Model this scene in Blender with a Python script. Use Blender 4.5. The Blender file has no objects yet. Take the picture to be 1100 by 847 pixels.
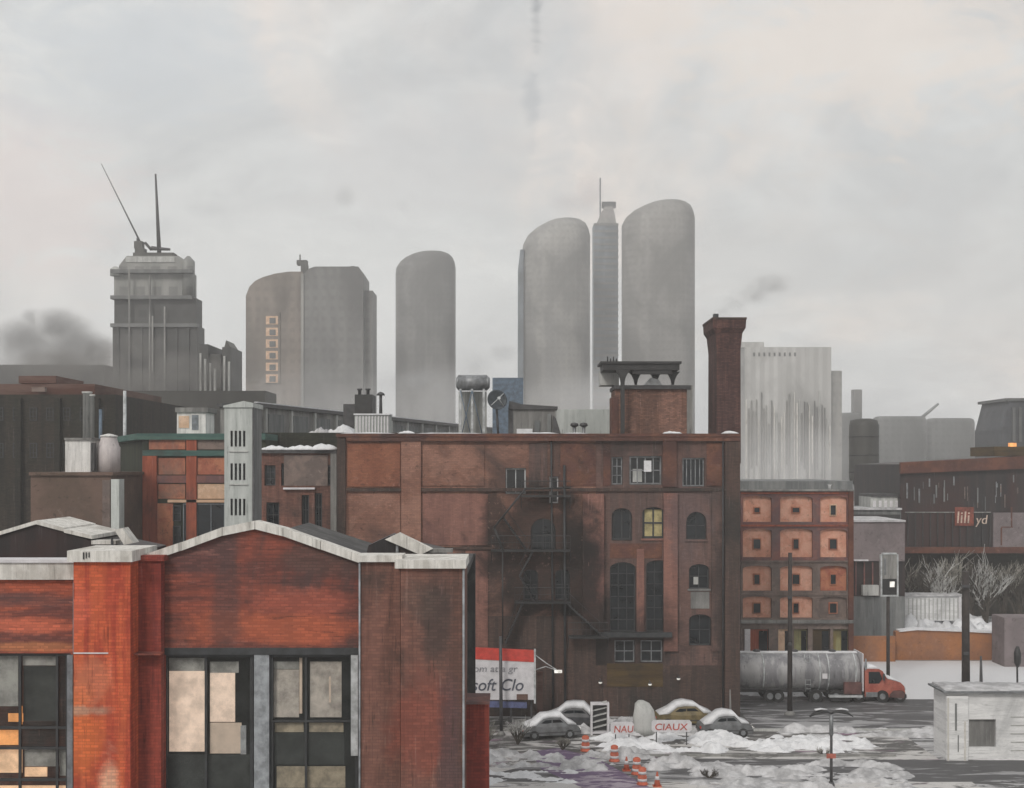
import bpy, bmesh, math, random
from mathutils import Vector, Matrix
random.seed(7)
R = math.radians
scene = bpy.context.scene
COL = scene.collection
F = 1328.0; HY = 500.0; CX = 550.0; CH = 18.6

def PX(px, Y): return (px - CX) / F * Y
def PZ(py, Y): return CH - (py - HY) / F * Y
def GY(py): return F * CH / (py - HY)          # depth of a ground point seen at row py
def MP(n, Y): return n * Y / F                  # n pixels at depth Y in metres

# ------------------------------------------------------------------ materials
MATS = {}
def newmat(name):
    m = bpy.data.materials.new(name); m.use_nodes = True
    nt = m.node_tree; nt.nodes.clear()
    out = nt.nodes.new('ShaderNodeOutputMaterial')
    p = nt.nodes.new('ShaderNodeBsdfPrincipled')
    nt.links.new(p.outputs[0], out.inputs[0])
    MATS[name] = m
    return m, nt, p, out

def noise(nt, vec, scale, detail=5, rough=0.6, dist=0.0):
    n = nt.nodes.new('ShaderNodeTexNoise')
    n.inputs['Scale'].default_value = scale; n.inputs['Detail'].default_value = detail
    n.inputs['Roughness'].default_value = rough; n.inputs['Distortion'].default_value = dist
    nt.links.new(vec, n.inputs['Vector']); return n.outputs[0]
def mapping(nt, vec, sc, loc=(0,0,0)):
    m = nt.nodes.new('ShaderNodeMapping'); m.inputs['Scale'].default_value = sc; m.inputs['Location'].default_value = loc
    nt.links.new(vec, m.inputs['Vector']); return m.outputs[0]
def ramp(nt, fac, a, b):
    r = nt.nodes.new('ShaderNodeMapRange'); r.inputs['From Min'].default_value = a; r.inputs['From Max'].default_value = b
    r.interpolation_type = 'SMOOTHSTEP'
    nt.links.new(fac, r.inputs['Value']); return r.outputs[0]
def mix(nt, fac, a, b, mode='MIX'):
    m = nt.nodes.new('ShaderNodeMix'); m.data_type = 'RGBA'; m.blend_type = mode
    for s, v in ((m.inputs[0], fac), (m.inputs[6], a), (m.inputs[7], b)):
        if isinstance(v, (int, float)): s.default_value = v
        elif isinstance(v, tuple): s.default_value = (*v, 1) if len(v) == 3 else v
        else: nt.links.new(v, s)
    return m.outputs[2]
def mth(nt, op, a, b):
    m = nt.nodes.new('ShaderNodeMath'); m.operation = op
    for s, v in ((m.inputs[0], a), (m.inputs[1], b)):
        if isinstance(v, (int, float)): s.default_value = v
        else: nt.links.new(v, s)
    return m.outputs[0]

def wallmat(name, c1, c2, c3, streak='h', s=1.0, grime=(0.5, 0.72), rough=0.85, brick=0, bump=0.25, wash=None, metal=0.0, spec=0.3, chalk=0.45, bc=0.85, patches=()):
    """rubbed, weathered surface: c1/c2 in streaks, c3 grime patches, optional pale wash, optional brick courses"""
    m, nt, p, out = newmat(name)
    tc = nt.nodes.new('ShaderNodeTexCoord'); v = tc.outputs['Object']
    sc = {'h': (0.22, 0.22, 2.2), 'v': (2.4, 2.4, 0.16), 'n': (0.9, 0.9, 0.9)}[streak]
    f1 = ramp(nt, noise(nt, mapping(nt, v, tuple(k * s for k in sc), (random.uniform(0, 50),) * 3), 1.0, 6, 0.65, 0.4), 0.42, 0.58)
    col = mix(nt, f1, c1, c2)
    f2 = ramp(nt, noise(nt, mapping(nt, v, (0.3 * s, 0.3 * s, 0.22 * s), (random.uniform(0, 50),) * 3), 1.0, 7, 0.62, 0.6), grime[0], grime[1])
    col = mix(nt, f2, col, c3)
    fine = noise(nt, mapping(nt, v, (3 * s, 3 * s, 9 * s if streak == 'h' else 2 * s)), 1.0, 4, 0.7)
    col = mix(nt, 0.55, col, mix(nt, fine, (0.55, 0.55, 0.55), (1.35, 1.33, 1.3)), 'MULTIPLY')
    if wash:
        f3 = ramp(nt, noise(nt, mapping(nt, v, (1.2 * s, 1.2 * s, 0.12 * s), (9, 3, 5)), 1.0, 5, 0.7, 0.3), 0.62, 0.75)
        col = mix(nt, mth(nt, 'MULTIPLY', f3, 0.55), col, wash)
    for (ax_, az_, rx_, rz_, pc, amt) in patches:      # soot stains and old paint, placed on the wall itself (metres from the building's base point)
        mp = mapping(nt, v, (1/rx_, 0.0, 1/rz_), (-ax_/rx_, 0, -az_/rz_))
        ln = nt.nodes.new('ShaderNodeVectorMath'); ln.operation = 'LENGTH'; nt.links.new(mp, ln.inputs[0])
        wob = mth(nt, 'MULTIPLY', mth(nt, 'SUBTRACT', noise(nt, mapping(nt, v, (0.45, 0.45, 0.45), (ax_, rx_, az_)), 1.0, 6, 0.65, 0.7), 0.5), 2.0)
        fp = ramp(nt, mth(nt, 'ADD', ln.outputs['Value'], wob), 1.15, 0.45)
        col = mix(nt, mth(nt, 'MULTIPLY', fp, amt), col, pc)
    st = {'h': (0.5, 0.5, 7.0), 'v': (7.0, 7.0, 0.4), 'n': (2.2, 2.2, 2.2)}[streak]
    q1 = noise(nt, mapping(nt, v, st, (random.uniform(0, 50),) * 3), 1.0, 5, 0.75, 0.5)
    gate = ramp(nt, noise(nt, mapping(nt, v, (0.4, 0.4, 0.4), (random.uniform(0, 50),) * 3), 1.0, 4, 0.6), 0.42, 0.62)
    col = mix(nt, mth(nt, 'MULTIPLY', ramp(nt, q1, 0.56, 0.68), mth(nt, 'MULTIPLY', gate, chalk)), col, tuple(min(0.8, k * 1.25 + 0.10) for k in c2))
    col = mix(nt, mth(nt, 'MULTIPLY', ramp(nt, q1, 0.44, 0.32), chalk * 1.3), col, tuple(k * 0.45 for k in c3))
    h = fine
    if brick:
        sep = nt.nodes.new('ShaderNodeSeparateXYZ'); nt.links.new(v, sep.inputs[0])
        cmb = nt.nodes.new('ShaderNodeCombineXYZ')
        nt.links.new(mth(nt, 'ADD', sep.outputs[0], sep.outputs[1]), cmb.inputs[0]); nt.links.new(sep.outputs[2], cmb.inputs[1])
        b = nt.nodes.new('ShaderNodeTexBrick'); b.inputs['Scale'].default_value = 1.0
        b.inputs['Brick Width'].default_value = 0.24 * brick; b.inputs['Row Height'].default_value = 0.09 * brick
        b.inputs['Mortar Size'].default_value = 0.012 * brick; b.inputs['Mortar Smooth'].default_value = 0.3
        b.inputs['Color1'].default_value = (1.35, 1.28, 1.2, 1); b.inputs['Color2'].default_value = (0.62, 0.6, 0.62, 1)
        b.inputs['Mortar'].default_value = (0.62, 0.66, 0.66, 1)
        nt.links.new(cmb.outputs[0], b.inputs['Vector'])
        col = mix(nt, bc, col, b.outputs[0], 'MULTIPLY')
        h = mth(nt, 'SUBTRACT', fine, b.outputs[1])
    nt.links.new(col, p.inputs['Base Color'])
    p.inputs['Roughness'].default_value = rough; p.inputs['Metallic'].default_value = metal
    p.inputs['Specular IOR Level'].default_value = spec
    if bump:
        bp = nt.nodes.new('ShaderNodeBump'); bp.inputs['Strength'].default_value = bump; bp.inputs['Distance'].default_value = 0.04
        nt.links.new(h, bp.inputs['Height']); nt.links.new(bp.outputs[0], p.inputs['Normal'])
    return m

def plain(name, c, rough=0.6, metal=0.0, emit=0, ecol=None, var=0.35, s=2.0):
    m, nt, p, out = newmat(name)
    tc = nt.nodes.new('ShaderNodeTexCoord')
    n = noise(nt, tc.outputs['Object'], s, 5, 0.65)
    lo = tuple(k * (1 - var) for k in c); hi = tuple(min(1, k * (1 + var)) for k in c)
    nt.links.new(mix(nt, ramp(nt, n, 0.3, 0.7), lo, hi), p.inputs['Base Color'])
    p.inputs['Roughness'].default_value = rough; p.inputs['Metallic'].default_value = metal
    if emit:
        nt.links.new(mix(nt, ramp(nt, n, 0.3, 0.7), tuple(k * .6 for k in (ecol or c)), ecol or c), p.inputs['Emission Color'])
        p.inputs['Emission Strength'].default_value = emit
    return m

def towermat(name, c1, c2, fl=3.6, bay=3.0, amt=0.28, gl=0.6):
    """far tower skin: floors and bays of glass and stone as a surface pattern"""
    m, nt, p, out = newmat(name)
    tc = nt.nodes.new('ShaderNodeTexCoord'); v = tc.outputs['Object']
    sep = nt.nodes.new('ShaderNodeSeparateXYZ'); nt.links.new(v, sep.inputs[0])
    def band(src, per, duty):
        f = mth(nt, 'FRACT', mth(nt, 'DIVIDE', src, per), 0)
        return mth(nt, 'LESS_THAN', f, duty)
    a = band(sep.outputs[2], fl, 0.42)
    b = band(mth(nt, 'ADD', sep.outputs[0], mth(nt, 'MULTIPLY', sep.outputs[1], 0.83)), bay, 0.55)
    f = mth(nt, 'MULTIPLY', mth(nt, 'MULTIPLY', a, b), amt)
    n = noise(nt, mapping(nt, v, (0.16, 0.16, 0.03)), 1.0, 6, 0.65, 0.5)
    n2 = noise(nt, mapping(nt, v, (0.04, 0.04, 0.03), (4, 8, 2)), 1.0, 5, 0.6, 0.8)
    col = mix(nt, ramp(nt, n, 0.35, 0.65), c1, c2)
    col = mix(nt, ramp(nt, n2, 0.4, 0.7), col, tuple(k * 0.6 for k in c1))
    col = mix(nt, f, col, tuple(k * gl for k in c1))
    nt.links.new(col, p.inputs['Base Color']); p.inputs['Roughness'].default_value = 0.55
    return m

def glassmat(name, tint=(0.008, 0.010, 0.012), see=0.0, rough=0.06):
    m, nt, p, out = newmat(name)
    tc = nt.nodes.new('ShaderNodeTexCoord')
    n = noise(nt, mapping(nt, tc.outputs['Object'], (0.8, 0.8, 1.6)), 1.0, 4, 0.6)
    nt.links.new(mix(nt, ramp(nt, n, 0.3, 0.7), tint, tuple(k * 2.2 for k in tint)), p.inputs['Base Color'])
    p.inputs['Roughness'].default_value = rough; p.inputs['Specular IOR Level'].default_value = 0.4
    bp = nt.nodes.new('ShaderNodeBump'); bp.inputs['Strength'].default_value = 0.35
    nt.links.new(n, bp.inputs['Height']); nt.links.new(bp.outputs[0], p.inputs['Normal'])
    if see:
        tr = nt.nodes.new('ShaderNodeBsdfTransparent'); mx = nt.nodes.new('ShaderNodeMixShader')
        mx.inputs[0].default_value = see
        nt.links.new(p.outputs[0], mx.inputs[1]); nt.links.new(tr.outputs[0], mx.inputs[2]); nt.links.new(mx.outputs[0], out.inputs[0])
    return m


def wp(px, py, rx, ry, col, amt, px0=580, Y=91.5):
    return ((px - px0) / F * Y, PZ(py, Y), MP(rx, Y), MP(ry, Y), col, amt)
SOOT = (0.012, 0.011, 0.011)
WST = [wp(575, 600, 66, 95, SOOT, .8), wp(590, 720, 80, 60, SOOT, .8), wp(530, 560, 16, 45, SOOT, .7), wp(625, 640, 30, 120, SOOT, .85), wp(680, 690, 70, 50, SOOT, .7), wp(780, 660, 20, 120, SOOT, .6),
       wp(690, 480, 60, 12, SOOT, .4), wp(740, 560, 30, 50, (0.13, 0.10, 0.105), .5)]
def wf(px, py, rx, ry, col, amt): return wp(px, py, rx, ry, col, amt, 280, 50.0)
GST = [wf(290, 675, 110, 22, (0.46, 0.12, 0.06), .75), wf(330, 650, 60, 18, (0.42, 0.11, 0.07), .6), wf(215, 585, 50, 50, (0.10, 0.055, 0.055), .7), wf(245, 640, 22, 90, (0.075, 0.05, 0.05), .6), wf(350, 600, 60, 20, (0.11, 0.06, 0.05), .6)]
LST = [wf(20, 672, 70, 10, (0.62, 0.16, 0.09), .8), wf(20, 645, 80, 9, (0.10, 0.06, 0.06), .6), wf(30, 695, 60, 6, (0.5, 0.2, 0.09), .7)]
BST = [wf(100, 780, 30, 60, (0.66, 0.17, 0.05), .7), wf(130, 835, 16, 40, (0.80, 0.50, 0.34), .7), wf(110, 720, 30, 30, (0.62, 0.22, 0.12), .6), wf(95, 655, 20, 35, (0.60, 0.13, 0.08), .6), wf(95, 755, 40, 7, (0.42, 0.30, 0.22), .7), wf(110, 845, 30, 7, (0.12, 0.06, 0.05), .8)]
DST = [wf(470, 660, 20, 60, (0.045, 0.038, 0.036), .75), wf(450, 770, 45, 60, (0.24, 0.06, 0.04), .6), wf(485, 800, 15, 90, (0.08, 0.05, 0.055), .7), wf(455, 640, 26, 35, (0.09, 0.065, 0.055), .6)]
wallmat('brick_bright', (0.40, 0.065, 0.035), (0.56, 0.12, 0.05), (0.26, 0.04, 0.03), 'v', 0.6, (0.5, 0.7), brick=1.35, wash=(0.6, 0.42, 0.3), bc=0.5, patches=BST)
wallmat('brick_left', (0.17, 0.06, 0.05), (0.40, 0.10, 0.055), (0.11, 0.06, 0.055), 'h', 0.7, (0.5, 0.68), brick=1.35, bc=0.55, patches=LST)
wallmat('brick_gable', (0.15, 0.05, 0.04), (0.27, 0.075, 0.05), (0.085, 0.05, 0.048), 'h', 0.8, (0.42, 0.62), brick=1.35, bc=0.5, patches=GST)
wallmat('brick_dim', (0.15, 0.072, 0.056), (0.21, 0.10, 0.078), (0.065, 0.046, 0.04), 'v', 0.6, (0.42, 0.66), brick=1.35, bc=0.5, patches=DST)
wallmat('brick_darkred', (0.22, 0.04, 0.03), (0.30, 0.06, 0.04), (0.12, 0.03, 0.03), 'v', 0.8, brick=1.35, bc=0.5)
wallmat('brick_main', (0.23, 0.115, 0.084), (0.30, 0.16, 0.12), (0.075, 0.05, 0.045), 'n', 0.5, (0.50, 0.70), brick=1.5, bc=0.4, patches=WST)
wallmat('brick_panel', (0.23, 0.088, 0.052), (0.28, 0.115, 0.07), (0.12, 0.05, 0.038), 'n', 0.6, brick=1.2, bc=0.4)
wallmat('brick_soot', (0.062, 0.043, 0.038), (0.095, 0.06, 0.05), (0.038, 0.034, 0.032), 'v', 0.5, (0.45, 0.7), brick=1.2, bc=0.5)
wallmat('brick_wing', (0.11, 0.075, 0.068), (0.155, 0.092, 0.08), (0.05, 0.04, 0.038), 'v', 0.5, (0.5, 0.75), brick=1.2, wash=(0.24, 0.10, 0.07), bc=0.4, patches=WST)
wallmat('brick_pier', (0.26, 0.13, 0.105), (0.22, 0.11, 0.09), (0.12, 0.06, 0.055), 'v', 0.5, brick=1.2, bc=0.35, patches=WST)
wallmat('brick_rust', (0.165, 0.075, 0.05), (0.12, 0.055, 0.045), (0.07, 0.038, 0.035), 'n', 0.8, (0.45, 0.7), brick=1.2, bc=0.4, patches=WST)
wallmat('brick_chimney', (0.075, 0.04, 0.038), (0.12, 0.062, 0.055), (0.05, 0.032, 0.03), 'v', 0.5, (0.5, 0.75), brick=1.2)
wallmat('brick_penthouse', (0.18, 0.095, 0.07), (0.25, 0.14, 0.11), (0.10, 0.06, 0.05), 'v', 0.6, (0.5, 0.75), brick=1.2)
wallmat('plaster_orange', (0.62, 0.30, 0.21), (0.70, 0.39, 0.29), (0.50, 0.27, 0.20), 'n', 1.0, (0.55, 0.8), wash=(0.6, 0.42, 0.3))
wallmat('frame_maroon', (0.16, 0.085, 0.085), (0.22, 0.10, 0.085), (0.13, 0.10, 0.10), 'n', 0.8, (0.45, 0.7))
wallmat('frame_grey', (0.15, 0.12, 0.11), (0.22, 0.17, 0.15), (0.12, 0.09, 0.08), 'n', 0.8)
wallmat('stone_white', (0.55, 0.54, 0.51), (0.70, 0.69, 0.66), (0.36, 0.34, 0.31), 'v', 1.2, (0.5, 0.72))
wallmat('grey_render', (0.42, 0.45, 0.44), (0.52, 0.55, 0.54), (0.25, 0.28, 0.27), 'v', 0.5, (0.55, 0.8))
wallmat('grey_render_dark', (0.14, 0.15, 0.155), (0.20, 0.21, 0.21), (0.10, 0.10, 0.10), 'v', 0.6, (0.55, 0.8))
wallmat('concrete', (0.20, 0.20, 0.195), (0.30, 0.30, 0.29), (0.11, 0.11, 0.11), 'v', 0.5, (0.45, 0.7))
wallmat('concrete_pale', (0.38, 0.39, 0.38), (0.50, 0.51, 0.50), (0.24, 0.25, 0.25), 'v', 0.5, (0.5, 0.75))
wallmat('dark_wall', (0.022, 0.019, 0.017), (0.040, 0.032, 0.026), (0.028, 0.03, 0.022), 'v', 0.25, (0.45, 0.7), brick=1.5)
wallmat('rust_wall', (0.09, 0.04, 0.03), (0.14, 0.085, 0.07), (0.05, 0.03, 0.028), 'h', 0.3)
wallmat('brown_render', (0.115, 0.08, 0.062), (0.15, 0.10, 0.08), (0.07, 0.055, 0.045), 'n', 0.3, (0.5, 0.75))
wallmat('dark_green', (0.028, 0.034, 0.026), (0.045, 0.05, 0.035), (0.02, 0.025, 0.02), 'v', 0.5)
wallmat('teal', (0.05, 0.11, 0.10), (0.08, 0.15, 0.13), (0.06, 0.07, 0.065), 'h', 0.8)
wallmat('red_frame', (0.27, 0.07, 0.04), (0.36, 0.10, 0.055), (0.12, 0.05, 0.04), 'v', 1.0, wash=(0.5, 0.3, 0.22))
wallmat('red_panel', (0.36, 0.12, 0.075), (0.46, 0.19, 0.11), (0.22, 0.13, 0.10), 'n', 1.0, wash=(0.5, 0.42, 0.35))
wallmat('peach', (0.60, 0.40, 0.27), (0.72, 0.52, 0.38), (0.5, 0.36, 0.27), 'n', 1.0)
wallmat('white_paint', (0.58, 0.58, 0.57), (0.75, 0.75, 0.74), (0.38, 0.38, 0.38), 'v', 0.8, (0.5, 0.75))
wallmat('pinkish_tank', (0.50, 0.46, 0.47), (0.58, 0.54, 0.54), (0.36, 0.34, 0.34), 'v', 0.8)
wallmat('mauve', (0.17, 0.145, 0.15), (0.21, 0.18, 0.185), (0.13, 0.11, 0.115), 'n', 0.3)
wallmat('dark_panel', (0.022, 0.02, 0.022), (0.038, 0.028, 0.028), (0.045, 0.018, 0.016), 'v', 0.35, (0.5, 0.7), rough=0.5)
wallmat('fascia_red', (0.095, 0.038, 0.028), (0.14, 0.055, 0.035), (0.07, 0.035, 0.03), 'n', 0.5)
wallmat('ochre_rust', (0.36, 0.155, 0.065), (0.28, 0.13, 0.07), (0.24, 0.13, 0.09), 'n', 0.4, (0.5, 0.75))
wallmat('ochre_dark', (0.10, 0.065, 0.025), (0.07, 0.045, 0.02), (0.04, 0.03, 0.02), 'h', 0.6)
wallmat('roof_felt', (0.05, 0.05, 0.052), (0.08, 0.08, 0.08), (0.20, 0.20, 0.20), 'n', 0.6, (0.6, 0.75))
wallmat('shed_white', (0.62, 0.63, 0.64), (0.75, 0.76, 0.77), (0.36, 0.37, 0.38), 'h', 0.8, (0.5, 0.8))
wallmat('tank_steel', (0.22, 0.22, 0.235), (0.38, 0.38, 0.39), (0.12, 0.12, 0.13), 'v', 0.5, (0.5, 0.75), rough=0.4, metal=0.3, spec=0.5)
wallmat('cab_red', (0.30, 0.075, 0.055), (0.40, 0.12, 0.085), (0.28, 0.09, 0.07), 'n', 1.5, (0.55, 0.8), rough=0.4, spec=0.5)
wallmat('green_yellow', (0.30, 0.30, 0.16), (0.20, 0.16, 0.06), (0.12, 0.10, 0.04), 'v', 0.8)
plain('black_steel', (0.022, 0.022, 0.023), 0.55)
plain('dark_steel', (0.05, 0.05, 0.053), 0.5)
plain('grey_steel', (0.20, 0.21, 0.22), 0.45, 0.3)
plain('pale_steel', (0.42, 0.44, 0.45), 0.5)
plain('pole_wood', (0.035, 0.028, 0.026), 0.8)
plain('tyre', (0.02, 0.02, 0.02), 0.9)
plain('blind_peach', (0.86, 0.70, 0.56), 0.8, var=0.12)
plain('blind_glow', (0.80, 0.64, 0.52), 0.8, emit=0.46, ecol=(0.95, 0.72, 0.55), var=0.2, s=1.6)  # glow put into the blinds themselves to brighten the gable windows
plain('blind_dim', (0.56, 0.51, 0.45), 0.8, var=0.4, s=1.3)
plain('blind_grey', (0.40, 0.40, 0.37), 0.8, var=0.4, s=1.3)
plain('lit_orange', (0.75, 0.36, 0.12), 0.7, emit=0.6, ecol=(1.0, 0.40, 0.13), s=1.2)
plain('lit_peach', (0.75, 0.55, 0.35), 0.7, emit=0.55, ecol=(1.0, 0.58, 0.34), s=1.2)
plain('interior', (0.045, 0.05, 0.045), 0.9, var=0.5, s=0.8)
plain('board_black', (0.035, 0.04, 0.036), 0.8, var=0.4)
plain('sill_cream', (0.42, 0.36, 0.26), 0.8)
plain('frame_bluegrey', (0.16, 0.18, 0.20), 0.6)
plain('frame_grey_mid', (0.26, 0.28, 0.30), 0.6)
plain('frame_black', (0.03, 0.033, 0.036), 0.6)
plain('win_yellow', (0.35, 0.30, 0.15), 0.6)
plain('snow', (0.66, 0.67, 0.69), 0.7, var=0.14, s=1.5)
plain('snow_dirty', (0.44, 0.44, 0.45), 0.8, var=0.35, s=1.2)
plain('sign_white', (0.60, 0.59, 0.61), 0.6, var=0.12)
plain('sign_red', (0.52, 0.055, 0.04), 0.5, var=0.2)
plain('sign_blue', (0.085, 0.10, 0.20), 0.5)
plain('ink', (0.07, 0.075, 0.10), 0.7)
plain('ink_pale', (0.24, 0.24, 0.26), 0.7)
plain('ink_red', (0.40, 0.07, 0.05), 0.7)
plain('cone_orange', (0.45, 0.10, 0.05), 0.6)
plain('neon_orange', (0.12, 0.03, 0.02), 0.6, emit=0.06, ecol=(0.8, 0.13, 0.03), var=.6)
plain('neon_white', (0.45, 0.36, 0.30), 0.6, emit=0.06, ecol=(1.0, 0.75, 0.6))
plain('lamp_white', (0.8, 0.8, 0.75), 0.6, emit=0.45, ecol=(1.0, 0.95, 0.85))
plain('twig_dark', (0.06, 0.05, 0.04), 0.9)
plain('twig_pale', (0.26, 0.25, 0.22), 0.9, var=0.5)
plain('twig_snow', (0.42, 0.42, 0.41), 0.9, var=0.4)
plain('car_grey', (0.12, 0.125, 0.13), 0.35)
plain('car_dark', (0.05, 0.052, 0.058), 0.35)
plain('car_yellow', (0.16, 0.125, 0.06), 0.4)
plain('truck_box', (0.11, 0.05, 0.045), 0.6)
plain('dish_dark', (0.045, 0.055, 0.065), 0.6)
plain('blue_strip', (0.09, 0.13, 0.18), 0.5)
glassmat('glass_dark')
glassmat('glass_see', (0.05, 0.055, 0.055), 0.86)
towermat('tower_a', (0.228, 0.228, 0.224), (0.323, 0.319, 0.304))
towermat('tower_b', (0.195, 0.192, 0.185), (0.265, 0.26, 0.25))
towermat('tower_c', (0.131, 0.131, 0.131), (0.193, 0.193, 0.189))
towermat('tower_blue', (0.085, 0.111, 0.136), (0.170, 0.204, 0.238), fl=4.5, bay=40, amt=0.7)
towermat('tower_old', (0.034, 0.035, 0.035), (0.061, 0.063, 0.061), fl=4.2, bay=3.6, amt=0.5)
towermat('tower_old_top', (0.188, 0.194, 0.188), (0.300, 0.300, 0.288), fl=5, bay=4, amt=0.5)
towermat('tower_brown', (0.165, 0.143, 0.124), (0.240, 0.203, 0.177), amt=0.3)
towermat('slab_pale', (0.42, 0.42, 0.41), (0.52, 0.52, 0.51), fl=400, bay=3.2, amt=0.35, gl=0.7)
towermat('block_dark', (0.050, 0.050, 0.046), (0.077, 0.075, 0.068), amt=0.3)
towermat('block_mid', (0.10, 0.105, 0.105), (0.15, 0.155, 0.155), amt=0.4)
towermat('block_navy', (0.045, 0.05, 0.06), (0.08, 0.085, 0.095), amt=0.5)

# ------------------------------------------------------------------ mesh helpers
class MB:
    def __init__(s): s.v = []; s.f = []; s.sm = []
    def face(s, pts, smooth=False):
        n = len(s.v); s.v += [tuple(p) for p in pts]; s.f.append(list(range(n, n + len(pts)))); s.sm.append(smooth)
    def hexa(s, p):                                        # p: 4 bottom, 4 top (both ccw from above)
        n = len(s.v); s.v += [tuple(q) for q in p]
        for f in ((3,2,1,0),(4,5,6,7),(0,1,5,4),(1,2,6,5),(2,3,7,6),(3,0,4,7)):
            s.f.append([n + k for k in f]); s.sm.append(False)
        return s
    def box(s, x0, x1, y0, y1, z0, z1):
        if x0 > x1: x0, x1 = x1, x0
        if z0 > z1: z0, z1 = z1, z0
        return s.hexa([(x0,y0,z0),(x1,y0,z0),(x1,y1,z0),(x0,y1,z0),(x0,y0,z1),(x1,y0,z1),(x1,y1,z1),(x0,y1,z1)])
    def pbox(s, px0, px1, py0, py1, Y, d, zb=None):        # front face seen at those photo rows/columns when at depth Y
        z1 = PZ(py0, Y); z0 = zb if zb is not None else PZ(py1, Y)
        return s.box(PX(px0, Y), PX(px1, Y), Y, Y + d, z0, z1)
    def extr(s, poly, y0, y1):                             # poly of (x,z), ccw seen from the front (-Y)
        n = len(poly)
        s.face([(x, y0, z) for x, z in poly]); s.face([(x, y1, z) for x, z in reversed(poly)])
        for i in range(n):
            a, b = poly[i], poly[(i + 1) % n]
            s.face([(a[0], y0, a[1]), (a[0], y1, a[1]), (b[0], y1, b[1]), (b[0], y0, b[1])])
        return s
    def prism(s, poly, z0, z1):                            # poly of (x,y), ccw from above
        n = len(poly)
        s.face([(x, y, z1) for x, y in poly]); s.face([(x, y, z0) for x, y in reversed(poly)])
        for i in range(n):
            a, b = poly[i], poly[(i + 1) % n]
            s.face([(a[0], a[1], z0), (b[0], b[1], z0), (b[0], b[1], z1), (a[0], a[1], z1)])
        return s
    def tube(s, a, b, r0, r1=None, n=8, caps=True):
        r1 = r0 if r1 is None else r1
        a = Vector(a); b = Vector(b); d = (b - a)
        if d.length < 1e-6: return s
        d.normalize(); u = d.orthogonal().normalized(); w = d.cross(u)
        k = len(s.v)
        for c, r in ((a, r0), (b, r1)):
            for i in range(n):
                t = 2 * math.pi * i / n
                s.v.append(tuple(c + u * (r * math.cos(t)) + w * (r * math.sin(t))))
        for i in range(n):
            j = (i + 1) % n
            s.f.append([k + i, k + j, k + n + j, k + n + i]); s.sm.append(n > 5)
        if caps:
            s.f.append([k + i for i in reversed(range(n))]); s.sm.append(False)
            s.f.append([k + n + i for i in range(n)]); s.sm.append(False)
        return s
    def path(s, pts, r, n=6):
        for a, b in zip(pts, pts[1:]): s.tube(a, b, r, r, n)
        return s
    def loft(s, rings, smooth=True, cap=True):
        k = len(s.v); n = len(rings[0])
        for rg in rings: s.v += [tuple(p) for p in rg]
        for j in range(len(rings) - 1):
            for i in range(n):
                i2 = (i + 1) % n
                s.f.append([k + j*n + i, k + j*n + i2, k + (j+1)*n + i2, k + (j+1)*n + i]); s.sm.append(smooth)
        if cap:
            s.f.append([k + i for i in reversed(range(n))]); s.sm.append(False)
            s.f.append([k + (len(rings)-1)*n + i for i in range(n)]); s.sm.append(False)
        return s
    def lathe(s, cx, cy, prof, n=16, smooth=True):         # prof (r,z) bottom to top
        return s.loft([[(cx + r*math.cos(2*math.pi*i/n), cy + r*math.sin(2*math.pi*i/n), z) for i in range(n)] for r, z in prof], smooth)
    def build(s, name, mat, parent=None, label=None):
        me = bpy.data.meshes.new(name)
        org = Vector((0,0,0))
        if parent is not None:
            q = parent
            while q is not None: org += Vector(q.location); q = q.parent
            loc = Vector((0,0,0))
        else:
            xs = [v[0] for v in s.v]; ys = [v[1] for v in s.v]; zs = [v[2] for v in s.v]
            org = Vector(((min(xs)+max(xs))/2, (min(ys)+max(ys))/2, min(zs))); loc = org
        me.from_pydata([tuple(Vector(v) - org) for v in s.v], [], s.f)
        me.polygons.foreach_set('use_smooth', s.sm)
        me.materials.append(MATS[mat]); me.update()
        o = bpy.data.objects.new(name, me); COL.objects.link(o); o.location = loc
        if parent is not None: o.parent = parent
        if label: o['label'] = label
        return o

def tag(o, label=None, cat=None, group=None, kind=None):
    if label: o['label'] = label
    if cat: o['category'] = cat
    if group: o['group'] = group
    if kind: o['kind'] = kind
    return o
def thing(name, loc, label, cat, group=None):
    o = bpy.data.objects.new(name, None); COL.objects.link(o); o.location = loc
    o.empty_display_size = 0.5
    return tag(o, label, cat, group)
def one(mb, name, mat, label, cat, group=None): return tag(mb.build(name, mat), label, cat, group)
def spin(o, ang): o.rotation_euler.z = ang; return o
def copy_tree(o, parent=None):
    c = o.copy(); COL.objects.link(c)
    if parent is not None: c.parent = parent
    for ch in list(o.children): copy_tree(ch, c)
    return c

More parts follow.
